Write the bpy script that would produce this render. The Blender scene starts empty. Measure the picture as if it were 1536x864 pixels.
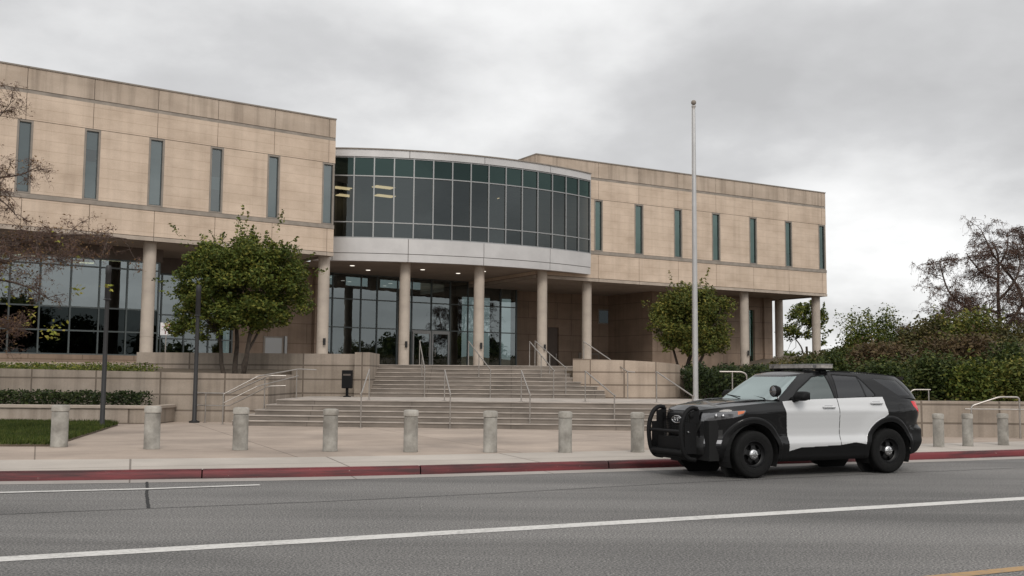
import bpy, bmesh, math, random
import numpy as np
from mathutils import Vector, Matrix
R = math.radians
random.seed(7); rng = np.random.default_rng(7)
scene = bpy.context.scene
COL = scene.collection

# ------------------------------------------------------------------ camera
cam = bpy.data.cameras.new('camera'); camo = bpy.data.objects.new('camera', cam); COL.objects.link(camo)
cam.sensor_width = 36.0; cam.lens = 1550/1536*36; cam.clip_end = 4000; cam.clip_start = 0.1
CP, CR = math.atan(133/1550), 0.008
w = Vector((0, math.cos(CP), math.sin(CP))); u0 = Vector((0, -math.sin(CP), math.cos(CP))); r0 = Vector((1, 0, 0))
uu = u0*math.cos(CR) - r0*math.sin(CR); rr = r0*math.cos(CR) + u0*math.sin(CR)
camo.matrix_world = Matrix(((rr.x, uu.x, -w.x, 0), (rr.y, uu.y, -w.y, 0), (rr.z, uu.z, -w.z, 1.65), (0, 0, 0, 1)))
scene.camera = camo
scene.render.resolution_x = 1024; scene.render.resolution_y = 576
scene.view_settings.view_transform = 'Standard'; scene.view_settings.look = 'None'
scene.view_settings.exposure = 0.0; scene.view_settings.gamma = 1.0

# ------------------------------------------------------------------ sky and sun
SUN_EL, SUN_AZ = R(40), R(170)          # azimuth clockwise from +Y: behind the camera, a little to the right
world = bpy.data.worlds.new("World"); scene.world = world; world.use_nodes = True
nt = world.node_tree; N = nt.nodes; L = nt.links; N.clear()
def nd(t, **k):
    n = N.new(t)
    for a, b in k.items(): setattr(n, a, b)
    return n
def mth(op, a, b=None, tree=None):
    n = (tree or nt).nodes.new('ShaderNodeMath'); n.operation = op
    for i, v in enumerate((a, b)):
        if v is None: continue
        if isinstance(v, (int, float)): n.inputs[i].default_value = v
        else: (tree or nt).links.new(v, n.inputs[i])
    return n.outputs[0]
out = nd('ShaderNodeOutputWorld'); bg = nd('ShaderNodeBackground'); bg.inputs[1].default_value = 0.10
sky = nd('ShaderNodeTexSky', sky_type='NISHITA'); sky.sun_disc = False; sky.sun_elevation = SUN_EL; sky.sun_rotation = SUN_AZ
tc = nd('ShaderNodeTexCoord'); sx = nd('ShaderNodeSeparateXYZ'); L.new(tc.outputs['Generated'], sx.inputs[0])
zz = mth('ADD', mth('MAXIMUM', sx.outputs[2], 0.0), 0.30)
cx = nd('ShaderNodeCombineXYZ'); L.new(mth('DIVIDE', sx.outputs[0], zz), cx.inputs[0]); L.new(mth('DIVIDE', sx.outputs[1], zz), cx.inputs[1])
cx.inputs[2].default_value = 19.0
n1 = nd('ShaderNodeTexNoise'); n1.inputs['Scale'].default_value = 1.05; n1.inputs['Detail'].default_value = 5; n1.inputs['Roughness'].default_value = 0.5; n1.inputs['Distortion'].default_value = 0.25
n2 = nd('ShaderNodeTexNoise'); n2.inputs['Scale'].default_value = 2.6; n2.inputs['Detail'].default_value = 6; n2.inputs['Roughness'].default_value = 0.55
L.new(cx.outputs[0], n1.inputs[0]); L.new(cx.outputs[0], n2.inputs[0])
mixv = mth('ADD', mth('MULTIPLY', n1.outputs[0], 0.68), mth('MULTIPLY', n2.outputs[0], 0.32))
ramp = nd('ShaderNodeValToRGB'); L.new(mixv, ramp.inputs[0])
CLOUD = ((0.36, (4.9, 4.89, 4.92)), (0.44, (5.9, 5.9, 5.94)), (0.51, (7.5, 7.5, 7.5)), (0.59, (9.1, 9.1, 9.06)))
e = ramp.color_ramp.elements
e[0].position, e[1].position = CLOUD[0][0], CLOUD[-1][0]
for p_, c_ in CLOUD[1:-1]: e.new(p_)
for i, (p_, c_) in enumerate(CLOUD): e[i].position = p_; e[i].color = tuple(v/10 for v in c_) + (1,)
# overcast is brighter overhead and around the hidden sun
sd = Vector((math.sin(SUN_AZ)*math.cos(SUN_EL), math.cos(SUN_AZ)*math.cos(SUN_EL), math.sin(SUN_EL)))
dp = nd('ShaderNodeVectorMath', operation='DOT_PRODUCT'); L.new(tc.outputs['Generated'], dp.inputs[0]); dp.inputs[1].default_value = sd
glow = mth('POWER', mth('MAXIMUM', mth('ADD', mth('MULTIPLY', dp.outputs['Value'], 0.5), 0.5), 0.0), 3.0)
gain = mth('ADD', mth('MULTIPLY', glow, 5.0), 11.2)
vm = nd('ShaderNodeVectorMath', operation='SCALE'); L.new(ramp.outputs[0], vm.inputs[0]); L.new(gain, vm.inputs['Scale'])
mx = nd('ShaderNodeMix', data_type='RGBA'); mx.inputs[0].default_value = 0.965
L.new(sky.outputs[0], mx.inputs[6]); L.new(vm.outputs[0], mx.inputs[7])
L.new(mx.outputs[2], bg.inputs[0]); L.new(bg.outputs[0], out.inputs[0])
sun = bpy.data.lights.new('sun', 'SUN'); sun.energy = 1.5; sun.angle = R(20); sun.color = (1.0, 0.95, 0.88)
so = bpy.data.objects.new('sun', sun); COL.objects.link(so); so.rotation_euler = (R(90)-SUN_EL, 0, -SUN_AZ+math.pi)
so.rotation_euler = (-sd).to_track_quat('-Z', 'Y').to_euler()

# ------------------------------------------------------------------ helpers
def ob(name, verts, faces, mats, parent=None, frame=None, smooth=False, mi=None, uv=None):
    """one mesh object; frame = (x, y, z, rotz) of its local axes in the world"""
    me = bpy.data.meshes.new(name)
    if isinstance(verts, np.ndarray) and isinstance(faces, np.ndarray):
        n, k = faces.shape
        me.vertices.add(len(verts)); me.vertices.foreach_set('co', verts.astype(np.float32).ravel())
        me.loops.add(n*k); me.loops.foreach_set('vertex_index', faces.astype(np.int32).ravel())
        me.polygons.add(n); me.polygons.foreach_set('loop_start', np.arange(n, dtype=np.int32)*k)
        me.update(calc_edges=True)
    else:
        me.from_pydata([tuple(v) for v in verts], [], [tuple(f) for f in faces])
    for m in (mats if isinstance(mats, (list, tuple)) else [mats]): me.materials.append(m)
    if mi is not None: me.polygons.foreach_set('material_index', np.array(mi, dtype=np.int32))
    if smooth is True: me.polygons.foreach_set('use_smooth', np.ones(len(me.polygons), dtype=bool))
    me.update()
    if isinstance(smooth, float):
        bm = bmesh.new(); bm.from_mesh(me)
        for f in bm.faces: f.smooth = True
        for ed in bm.edges:
            if len(ed.link_faces) == 2 and ed.calc_face_angle(0) > smooth: ed.smooth = False
        bm.to_mesh(me); bm.free()
    o = bpy.data.objects.new(name, me); COL.objects.link(o)
    if frame: o.location = frame[:3]; o.rotation_euler = (0, 0, frame[3] if len(frame) > 3 else 0)
    if parent:
        o.parent = parent
        if frame and parent.get('_abs'): o.location = Vector(frame[:3]) - Vector(parent['_abs'])
    return o
def tag(o, label=None, cat=None, group=None, kind=None):
    if label: o['label'] = label
    if cat: o['category'] = cat
    if group: o['group'] = group
    if kind: o['kind'] = kind
    return o
def thing(name, label, cat, loc=(0, 0, 0), rz=0, group=None):
    o = bpy.data.objects.new(name, None); COL.objects.link(o); o.location = loc; o.rotation_euler = (0, 0, rz)
    o.empty_display_size = 0.2
    return tag(o, label, cat, group)
def copy_tree(o, parent=None):
    c = o.copy(); COL.objects.link(c)
    if parent: c.parent = parent
    for ch in list(o.children): copy_tree(ch, c)
    return c
class MB:
    def __init__(s): s.v = []; s.f = []; s.m = []; s.cur = 0
    def add(s, vs, fs):
        b = len(s.v); s.v += [tuple(map(float, v)) for v in vs]
        for f in fs: s.f.append(tuple(i+b for i in f)); s.m.append(s.cur)
    def box(s, x0, x1, y0, y1, z0, z1):
        s.add([(x0, y0, z0), (x1, y0, z0), (x1, y1, z0), (x0, y1, z0), (x0, y0, z1), (x1, y0, z1), (x1, y1, z1), (x0, y1, z1)],
              [(3, 2, 1, 0), (4, 5, 6, 7), (0, 1, 5, 4), (1, 2, 6, 5), (2, 3, 7, 6), (3, 0, 4, 7)])
    def bbox(s, x0, x1, y0, y1, z0, z1, b=0.02):
        bm = bmesh.new(); t = MB(); t.box(x0, x1, y0, y1, z0, z1)
        vs = [bm.verts.new(v) for v in t.v]
        for f in t.f: bm.faces.new([vs[i] for i in f])
        bmesh.ops.bevel(bm, geom=list(bm.edges), offset=b, segments=2, affect='EDGES', profile=0.5)
        bm.verts.index_update()
        s.add([v.co[:] for v in bm.verts], [[v.index for v in f.verts] for f in bm.faces]); bm.free()
    def prism(s, poly, z0, z1):
        """poly counter-clockwise (x, y); z1 may be a list of heights"""
        n = len(poly); zt = z1 if isinstance(z1, (list, tuple)) else [z1]*n
        zb = z0 if isinstance(z0, (list, tuple)) else [z0]*n
        s.add([(p[0], p[1], zb[i]) for i, p in enumerate(poly)] + [(p[0], p[1], zt[i]) for i, p in enumerate(poly)],
              [tuple(range(n-1, -1, -1)), tuple(range(n, 2*n))] + [(i, (i+1) % n, n+(i+1) % n, n+i) for i in range(n)])
    def lathe(s, prof, n=24, c=(0, 0, 0), axis='z', cap=True):
        vs = []; k = len(prof)
        for i in range(n):
            a = 2*math.pi*i/n; ca, sa = math.cos(a), math.sin(a)
            for r, z in prof:
                if axis == 'z': vs.append((c[0]+r*ca, c[1]+r*sa, c[2]+z))
                elif axis == 'y': vs.append((c[0]+r*ca, c[1]+z, c[2]-r*sa))
                else: vs.append((c[0]+z, c[1]+r*ca, c[2]+r*sa))
        fs = [(i*k+j, ((i+1) % n)*k+j, ((i+1) % n)*k+j+1, i*k+j+1) for i in range(n) for j in range(k-1)]
        if cap:
            fs.append(tuple(i*k for i in range(n-1, -1, -1))); fs.append(tuple(i*k+k-1 for i in range(n)))
        s.add(vs, fs)
    def tube(s, pts, r, n=8, cap=True):
        P = [Vector(p) for p in pts]; rs = list(r) if hasattr(r, '__len__') else [r]*len(P)
        t0 = (P[1]-P[0]).normalized(); ref = Vector((0, 0, 1)) if abs(t0.z) < 0.9 else Vector((1, 0, 0))
        a = t0.cross(ref).normalized(); vs = []
        for i, p in enumerate(P):
            if i == 0: t = P[1]-P[0]
            elif i == len(P)-1: t = P[-1]-P[-2]
            else: t = (P[i+1]-P[i]).normalized() + (P[i]-P[i-1]).normalized()
            t = t.normalized() if t.length > 1e-9 else t0
            a = (a - t*a.dot(t)); a = a.normalized() if a.length > 1e-6 else t.orthogonal().normalized()
            b = t.cross(a)
            for k in range(n):
                th = 2*math.pi*k/n; q = p + (a*math.cos(th) + b*math.sin(th))*rs[i]; vs.append(q[:])
        m = len(P)
        fs = [(i*n+k, i*n+(k+1) % n, (i+1)*n+(k+1) % n, (i+1)*n+k) for i in range(m-1) for k in range(n)]
        if cap: fs += [tuple(range(n-1, -1, -1)), tuple((m-1)*n+k for k in range(n))]
        s.add(vs, fs)
    def quad(s, a, b, c, d): s.add([a, b, c, d], [(0, 1, 2, 3)])
    def build(s, name, mats, parent=None, frame=None, smooth=False):
        return ob(name, s.v, s.f, mats, parent, frame, smooth, s.m if any(s.m) else None)
def struct(o): o['kind'] = 'structure'; return o
def bend(pts, r=0.12, k=5):
    """round the inner corners of a polyline"""
    P = [Vector(p) for p in pts]; o = [P[0]]
    for i in range(1, len(P)-1):
        a, b, c = P[i-1], P[i], P[i+1]; d1 = min(r, (a-b).length*0.45); d2 = min(r, (c-b).length*0.45)
        p, q = b+(a-b).normalized()*d1, b+(c-b).normalized()*d2
        for j in range(k+1):
            t = j/k; o.append(p*(1-t)**2 + b*2*t*(1-t) + q*t*t)
    return [v[:] for v in o+[P[-1]]]

# ------------------------------------------------------------------ materials
def mat(name, col, rough=0.7, metal=0.0, **k):
    m = bpy.data.materials.new(name); m.use_nodes = True; b = m.node_tree.nodes['Principled BSDF']
    b.inputs['Base Color'].default_value = (*col, 1); b.inputs['Roughness'].default_value = rough; b.inputs['Metallic'].default_value = metal
    for a, v in k.items(): b.inputs[a.replace('_', ' ')].default_value = v
    return m
class NT:
    """small node builder on a principled material"""
    def __init__(s, m): s.m = m; s.t = m.node_tree; s.b = s.t.nodes['Principled BSDF']; s.c = s.t.nodes.new('ShaderNodeTexCoord')
    def n(s, t, **k):
        q = s.t.nodes.new(t)
        for a, b in k.items(): setattr(q, a, b)
        return q
    def mapv(s, scale=(1, 1, 1), rot=(0, 0, 0), src='Object', loc=(0, 0, 0)):
        q = s.n('ShaderNodeMapping'); q.inputs['Scale'].default_value = scale; q.inputs['Rotation'].default_value = rot; q.inputs['Location'].default_value = loc
        s.t.links.new(s.c.outputs[src], q.inputs[0]); return q.outputs[0]
    def noise(s, v, sc, det=4, ro=0.55, dist=0.0):
        q = s.n('ShaderNodeTexNoise'); q.inputs['Scale'].default_value = sc; q.inputs['Detail'].default_value = det; q.inputs['Roughness'].default_value = ro; q.inputs['Distortion'].default_value = dist
        s.t.links.new(v, q.inputs[0]); return q.outputs[0]
    def ramp(s, f, *st):
        q = s.n('ShaderNodeValToRGB'); el = q.color_ramp.elements
        while len(el) < len(st): el.new(0.5)
        for i, (p, c) in enumerate(st): el[i].position = p; el[i].color = (*c, 1) if len(c) == 3 else c
        s.t.links.new(f, q.inputs[0]); return q.outputs[0]
    def mix(s, f, a, b, mode='MIX'):
        q = s.n('ShaderNodeMix', data_type='RGBA', blend_type=mode)
        for i, v in ((0, f), (6, a), (7, b)):
            if isinstance(v, (int, float)): q.inputs[i].default_value = v
            elif isinstance(v, tuple): q.inputs[i].default_value = (*v, 1)
            else: s.t.links.new(v, q.inputs[i])
        return q.outputs[2]
    def math(s, op, a, b=None): return mth(op, a, b, s.t)
    def col(s, v): s.t.links.new(v, s.b.inputs['Base Color'])
    def rough(s, v): s.t.links.new(v, s.b.inputs['Roughness'])
    def bump(s, h, st=0.3, d=0.01):
        q = s.n('ShaderNodeBump'); q.inputs['Strength'].default_value = st; q.inputs['Distance'].default_value = d
        s.t.links.new(h, q.inputs['Height']); s.t.links.new(q.outputs[0], s.b.inputs['Normal'])
    def brick(s, v, w_, h_, mortar=0.012, off=0.5, c1=(1, 1, 1), c2=(0.9, 0.9, 0.9), cm=(0.5, 0.5, 0.5)):
        q = s.n('ShaderNodeTexBrick'); q.inputs['Scale'].default_value = 1; q.inputs['Brick Width'].default_value = w_; q.inputs['Row Height'].default_value = h_
        q.inputs['Mortar Size'].default_value = mortar; q.inputs['Mortar Smooth'].default_value = 0.1; q.offset = off
        q.inputs['Color1'].default_value = (*c1, 1); q.inputs['Color2'].default_value = (*c2, 1); q.inputs['Mortar'].default_value = (*cm, 1)
        s.t.links.new(v, q.inputs[0]); return q.outputs[0]
G1 = (0.5, 0.5, 0.5)
def stone(name, c, bw=1.5, bh=0.46, mortar=0.010, cm=(0.72, 0.70, 0.68), streak=0.5, var=0.12, swap=True, off=0.5, pan=0.07):
    """pale stone in courses on a wall whose local x runs along it; rain streaks and mottling"""
    m = mat(name, c, 0.85); t = NT(m)
    v = t.mapv(rot=(R(90) if swap else 0, 0, 0))        # x, z -> x, y
    bk = t.brick(v, bw, bh, mortar, off, (1, 1, 1), (1-var, 1-var, 1-var*1.1), cm)
    bk = t.mix(1, bk, t.brick(v, 1.45, 0.91, 0.0, 0.5, (1, 1, 1), (1-pan, 1-pan*0.95, 1-pan*0.9), (1, 1, 1)), 'MULTIPLY')
    mott = t.ramp(t.noise(t.mapv((0.5, 0.5, 0.9)), 1.0, 6, 0.62), (0.30, (0.80, 0.77, 0.73)), (0.62, (1.05, 1.04, 1.02)))
    st = t.ramp(t.noise(t.mapv((2.2, 2.2, 0.12)), 1.0, 5, 0.6), (0.46, (1, 1, 1)), (0.72, (1-streak, 1-streak*1.02, 1-streak*1.05)))
    fine = t.ramp(t.noise(t.mapv(), 22, 3), (0.3, (0.93, 0.93, 0.93)), (0.7, (1.05, 1.05, 1.05)))
    t.col(t.mix(1, t.mix(1, t.mix(1, t.mix(1, c, bk, 'MULTIPLY'), mott, 'MULTIPLY'), st, 'MULTIPLY'), fine, 'MULTIPLY'))
    t.bump(t.noise(t.mapv(), 30, 3), 0.12, 0.01)
    return m
def plain(name, c, rough=0.75, sc=3.0, amt=0.2, metal=0.0, bump=0.0, **k):
    m = mat(name, c, rough, metal, **k); t = NT(m)
    nz = t.noise(t.mapv(), sc, 6, 0.6)
    t.col(t.mix(1, c, t.ramp(nz, (0.3, (1-amt,)*3), (0.7, (1+amt*0.5,)*3)), 'MULTIPLY'))
    if bump: t.bump(t.noise(t.mapv(), sc*10, 3), bump, 0.01)
    return m
def glass(name, tint=(0.3, 0.4, 0.38), refl=0.3, ior=1.5, rough=0.0, rc=(1, 1, 1)):
    """a pane: tinted see-through plus a mirror share that grows at grazing angles"""
    m = bpy.data.materials.new(name); m.use_nodes = True; t = m.node_tree; t.nodes.clear()
    o = t.nodes.new('ShaderNodeOutputMaterial'); tr = t.nodes.new('ShaderNodeBsdfTransparent'); tr.inputs[0].default_value = (*tint, 1)
    gl = t.nodes.new('ShaderNodeBsdfGlossy'); gl.inputs['Roughness'].default_value = rough; gl.inputs[0].default_value = (*rc, 1)
    fr = t.nodes.new('ShaderNodeLayerWeight'); fr.inputs[0].default_value = 0.35
    f = mth('MINIMUM', mth('ADD', mth('MULTIPLY', fr.outputs['Fresnel'], 0.6, t), refl, t), 1.0, t)
    mx_ = t.nodes.new('ShaderNodeMixShader'); t.links.new(f, mx_.inputs[0]); t.links.new(tr.outputs[0], mx_.inputs[1]); t.links.new(gl.outputs[0], mx_.inputs[2])
    # gentle waviness of the panes
    tcn = t.nodes.new('ShaderNodeTexCoord'); nz = t.nodes.new('ShaderNodeTexNoise'); nz.inputs['Scale'].default_value = 0.9
    t.links.new(tcn.outputs['Object'], nz.inputs[0]); bp = t.nodes.new('ShaderNodeBump'); bp.inputs['Strength'].default_value = 0.06; bp.inputs['Distance'].default_value = 0.05
    t.links.new(nz.outputs[0], bp.inputs['Height']); t.links.new(bp.outputs[0], gl.inputs['Normal'])
    t.links.new(mx_.outputs[0], o.inputs[0]); return m
def emit(name, c, s):
    m = mat(name, (0.8, 0.8, 0.8)); b = m.node_tree.nodes['Principled BSDF']; b.inputs['Emission Color'].default_value = (*c, 1); b.inputs['Emission Strength'].default_value = s; return m
def leafmat(name, c1, c2, c3, rough=0.6, trans=0.2):
    m = mat(name, c1, rough, Specular_IOR_Level=0.18); t = NT(m); g = t.n('ShaderNodeNewGeometry')
    a = t.ramp(g.outputs['Random Per Island'], (0.0, c1), (0.55, c2), (1.0, c3))
    cl = t.ramp(t.noise(t.mapv(), 1.3, 2), (0.35, (0.65, 0.68, 0.6)), (0.65, (1.25, 1.2, 1.1)))
    c = t.mix(1, a, cl, 'MULTIPLY'); t.col(c)
    tr = t.n('ShaderNodeBsdfTranslucent'); t.t.links.new(c, tr.inputs[0]); mxs = t.n('ShaderNodeMixShader'); mxs.inputs[0].default_value = trans
    o = t.t.nodes['Material Output']; t.t.links.new(t.b.outputs[0], mxs.inputs[1]); t.t.links.new(tr.outputs[0], mxs.inputs[2]); t.t.links.new(mxs.outputs[0], o.inputs[0])
    return m

TAN = (0.56, 0.452, 0.362)
M = {}
M['facade'] = stone('facade_stone', TAN, 40.0, 0.455, 0.012, (0.82, 0.80, 0.78), 0.14, 0.02, pan=0.04)
M['parapet'] = stone('parapet_stone', (0.465, 0.382, 0.312), 40.0, 2.0, 0.002, (0.9, 0.9, 0.9), 0.36, 0.03)
M['band'] = plain('band_stone', (0.27, 0.235, 0.20), 0.85, 1.5, 0.3)
M['lip'] = plain('lip_stone', (0.38, 0.32, 0.265), 0.85, 1.0, 0.3)
M['joint'] = mat('joint_shadow_gap', (0.09, 0.075, 0.064), 0.9)
M['ground_stone'] = stone('ground_floor_stone', (0.265, 0.197, 0.150), 2.4, 1.15, 0.02, (0.55, 0.53, 0.5), 0.25, 0.10)  # base colour lowered to put in the deep shade under the canopies
M['brown_panel'] = plain('brown_panel', (0.095, 0.072, 0.058), 0.6, 1.0, 0.25)
M['column'] = plain('column_concrete', (0.41, 0.355, 0.30), 0.8, 1.2, 0.22)
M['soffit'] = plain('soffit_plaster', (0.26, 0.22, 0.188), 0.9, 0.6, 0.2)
M['silver'] = plain('silver_panel', (0.50, 0.485, 0.475), 0.38, 0.8, 0.12, 0.35)
M['alum'] = mat('aluminium_frame', (0.30, 0.30, 0.295), 0.38, 0.8)
M['darkframe'] = mat('dark_frame', (0.10, 0.115, 0.115), 0.4, 0.6)
M['winframe'] = plain('window_surround', (0.23, 0.20, 0.17), 0.7, 2.0, 0.2)
M['steel'] = plain('stainless_steel', (0.40, 0.37, 0.34), 0.36, 6, 0.15, 0.9)
M['drumglass'] = glass('drum_glass', (0.20, 0.21, 0.20), 0.06, rc=(0.66, 0.74, 0.75))
M['headglass'] = glass('drum_head_glass', (0.05, 0.10, 0.095), 0.045, rc=(0.5, 0.74, 0.69))
M['entryglass'] = glass('entry_glass', (0.15, 0.20, 0.20), 0.20, rc=(0.74, 0.82, 0.83))
M['darkglass'] = glass('dark_reflection_glass', (0.03, 0.035, 0.037), 0.015, rc=(0.5, 0.6, 0.6))  # dark reflections put into the pane: near-black tint, weak mirror
M['slotglass'] = glass('slot_glass', (0.30, 0.40, 0.42), 0.14, rc=(0.82, 0.88, 0.87))
M['slotglassg'] = glass('slot_glass_green', (0.22, 0.34, 0.30), 0.12, rc=(0.65, 0.85, 0.80))
M['room'] = plain('room_paint', (0.20, 0.20, 0.19), 0.9, 0.5, 0.3)
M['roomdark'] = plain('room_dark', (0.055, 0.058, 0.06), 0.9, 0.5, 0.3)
M['blind'] = plain('roller_blind', (0.36, 0.37, 0.36), 0.9, 0.8, 0.25)
M['lamp'] = emit('ceiling_lamp', (1.0, 0.78, 0.46), 2.4)
M['spot'] = emit('downlight_lamp', (1.0, 0.93, 0.82), 1.3)
M['wallstone'] = stone('retaining_wall_stone', (0.36, 0.305, 0.258), 2.05, 0.50, 0.028, (0.42, 0.40, 0.38), 0.42, 0.16, off=0.0)
M['step'] = None
M['soil'] = plain('soil', (0.10, 0.075, 0.05), 0.95, 4, 0.4)
M['black'] = plain('black_powdercoat', (0.006, 0.006, 0.0065), 0.6, 5, 0.2, Specular_IOR_Level=0.15)
M['pole_dark'] = plain('dark_pole', (0.016, 0.0155, 0.016), 0.6, 3, 0.3)
M['white_pole'] = plain('white_painted_aluminium', (0.43, 0.425, 0.42), 0.38, 2, 0.12, 0.35)
M['bark'] = plain('bark', (0.055, 0.042, 0.032), 0.95, 9, 0.5, bump=0.5)
M['barkgrey'] = plain('grey_bark', (0.095, 0.068, 0.055), 0.95, 9, 0.5, bump=0.5)
M['twig'] = plain('reddish_twig', (0.115, 0.068, 0.054), 0.9, 6, 0.4)
M['leaf_a'] = leafmat('tree_leaf', (0.044, 0.066, 0.015), (0.086, 0.115, 0.025), (0.19, 0.185, 0.04))
M['leaf_b'] = leafmat('tree_leaf_warm', (0.056, 0.076, 0.018), (0.10, 0.12, 0.03), (0.21, 0.185, 0.045))
M['leaf_shrub'] = leafmat('shrub_leaf', (0.022, 0.036, 0.012), (0.045, 0.066, 0.018), (0.095, 0.105, 0.03))
M['leaf_olive'] = leafmat('olive_shrub_leaf', (0.045, 0.044, 0.020), (0.075, 0.074, 0.026), (0.13, 0.105, 0.04))
M['leaf_brown'] = leafmat('brown_shrub_leaf', (0.060, 0.040, 0.024), (0.095, 0.066, 0.038), (0.13, 0.10, 0.05))
M['leaf_hedge'] = leafmat('hedge_leaf', (0.016, 0.026, 0.012), (0.030, 0.046, 0.016), (0.055, 0.072, 0.022))
M['leaf_lime'] = leafmat('lime_leaf', (0.20, 0.23, 0.04), (0.29, 0.29, 0.06), (0.36, 0.30, 0.09))
M['leaf_dry'] = leafmat('dry_leaf', (0.075, 0.042, 0.026), (0.125, 0.075, 0.04), (0.17, 0.11, 0.05))
M['leaf_seed'] = leafmat('seed_pod', (0.045, 0.028, 0.022), (0.085, 0.050, 0.038), (0.12, 0.075, 0.05), 0.8, 0.05)
M['grass'] = leafmat('grass_blade', (0.032, 0.052, 0.011), (0.055, 0.082, 0.017), (0.11, 0.12, 0.035), 0.5, 0.3)
def concrete(name, c, rot=0.0, jw=3.0, jh=3.0, stain=0.25, mortar=0.012, cm=(0.45, 0.42, 0.4), off=0.0):
    m = mat(name, c, 0.85); t = NT(m)
    bk = t.brick(t.mapv(rot=(0, 0, rot)), jw, jh, mortar, off, (1, 1, 1), (0.94, 0.93, 0.92), cm)
    a = t.ramp(t.noise(t.mapv((0.35, 0.35, 0.35)), 1.0, 7, 0.65), (0.3, (1-stain,)*3), (0.68, (1.05, 1.05, 1.05)))
    b = t.ramp(t.noise(t.mapv(), 40, 3, 0.7), (0.3, (0.90, 0.90, 0.90)), (0.7, (1.07, 1.07, 1.07)))
    t.col(t.mix(1, t.mix(1, t.mix(1, c, bk, 'MULTIPLY'), a, 'MULTIPLY'), b, 'MULTIPLY')); t.bump(t.noise(t.mapv(), 60, 3), 0.15, 0.005)
    return m
M['plaza'] = concrete('plaza_concrete', (0.40, 0.325, 0.268), R(-24.5), 4.4, 3.1, 0.42, 0.014, (0.45, 0.43, 0.41))
M['walk'] = concrete('sidewalk_concrete', (0.44, 0.395, 0.35), R(-20), 3.4, 6.0, 0.30, 0.018, (0.42, 0.40, 0.38))
M['gutter'] = concrete('gutter_concrete', (0.34, 0.31, 0.285), R(-20), 3.4, 9.0, 0.3)
def stepmat():
    m = mat('step_concrete', (0.34, 0.285, 0.24), 0.85); t = NT(m)
    a = t.ramp(t.noise(t.mapv((0.8, 0.5, 2.5)), 1.0, 7, 0.65), (0.32, (0.62, 0.61, 0.60)), (0.66, (1.08, 1.06, 1.04)))
    s = t.ramp(t.noise(t.mapv((0.6, 0.1, 7)), 1.0, 4, 0.6), (0.45, (1, 1, 1)), (0.75, (0.62, 0.61, 0.6)))
    bk = t.brick(t.mapv(rot=(R(90), 0, 0)), 3.0, 50.0, 0.012, 0.0, (1, 1, 1), (0.96, 0.96, 0.96), (0.6, 0.6, 0.6))
    t.col(t.mix(1, t.mix(1, t.mix(1, (0.215, 0.186, 0.160), a, 'MULTIPLY'), s, 'MULTIPLY'), bk, 'MULTIPLY'))
    return m
M['step'] = stepmat()
M['nosing'] = plain('step_nosing', (0.37, 0.325, 0.285), 0.8, 1.2, 0.4)
def asphalt():
    m = mat('asphalt', (0.12, 0.115, 0.11), 0.9); t = NT(m)
    big = t.ramp(t.noise(t.mapv((0.22, 0.22, 0.22), (0, 0, R(-24))), 1.0, 6, 0.6), (0.3, (0.78, 0.78, 0.78)), (0.7, (1.12, 1.11, 1.10)))
    lane = t.ramp(t.noise(t.mapv((0.05, 0.75, 1), (0, 0, R(-24.5))), 1.0, 4, 0.55), (0.35, (0.70, 0.70, 0.70)), (0.65, (1.12, 1.12, 1.12)))
    ag = t.ramp(t.noise(t.mapv(), 44, 2, 0.8), (0.38, (0.42, 0.42, 0.41)), (0.51, (0.95, 0.95, 0.95)), (0.62, (2.0, 1.97, 1.93)))
    oil = t.ramp(t.noise(t.mapv((1.1, 1.6, 1), (0, 0, R(-24.5))), 1.4, 5, 0.6), (0.66, (1, 1, 1)), (0.74, (0.72, 0.71, 0.70)))
    patch = t.ramp(t.noise(t.mapv((0.09, 0.3, 1), (0, 0, R(-24.5))), 1.0, 2, 0.4), (0.46, (0.90, 0.90, 0.90)), (0.50, (1.06, 1.06, 1.06)))
    big = t.mix(1, t.mix(1, big, oil, 'MULTIPLY'), patch, 'MULTIPLY')
    c = t.mix(1, t.mix(1, t.mix(1, (0.138, 0.134, 0.130), big, 'MULTIPLY'), lane, 'MULTIPLY'), ag, 'MULTIPLY'); t.col(c)
    t.bump(t.noise(t.mapv(), 90, 3, 0.8), 0.10, 0.004); return m
M['asphalt'] = asphalt()
def paintm(name, c, wear):
    m = mat(name, c, 0.7); t = NT(m)
    nz = t.noise(t.mapv(), 16, 8, 0.75); bg_ = t.noise(t.mapv(), 1.6, 4)
    f = t.ramp(t.math('ADD', nz, t.math('MULTIPLY', bg_, 0.4)), (0.50-wear, (0, 0, 0)), (0.72, (1, 1, 1)))
    t.col(t.mix(f, (0.16, 0.15, 0.14), c)); return m
M['whitepaint'] = paintm('road_paint_white', (0.56, 0.545, 0.52), 0.10)
M['yellowpaint'] = paintm('road_paint_yellow', (0.36, 0.22, 0.09), 0.0)
M['crack'] = mat('crack_filler', (0.012, 0.012, 0.012), 0.9)
def redkerb():
    m = mat('red_kerb_paint', (0.24, 0.028, 0.032), 0.6); t = NT(m)
    sc = t.ramp(t.noise(t.mapv((0.5, 0.5, 6)), 1.0, 7, 0.65), (0.40, (0.28, 0.26, 0.26)), (0.58, (1.1, 1.05, 1.05)))
    sp = t.ramp(t.noise(t.mapv(), 14, 7, 0.75), (0.26, (0, 0, 0)), (0.36, (1, 1, 1)))
    t.col(t.mix(sp, (0.30, 0.24, 0.21), t.mix(1, (0.125, 0.0125, 0.016), sc, 'MULTIPLY'))); return m
M['red'] = redkerb()
M['bollard'] = plain('bollard_concrete', (0.31, 0.295, 0.27), 0.85, 4, 0.28, bump=0.2)
M['bollardcap'] = plain('bollard_cap_concrete', (0.37, 0.35, 0.32), 0.85, 5, 0.25)
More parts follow.
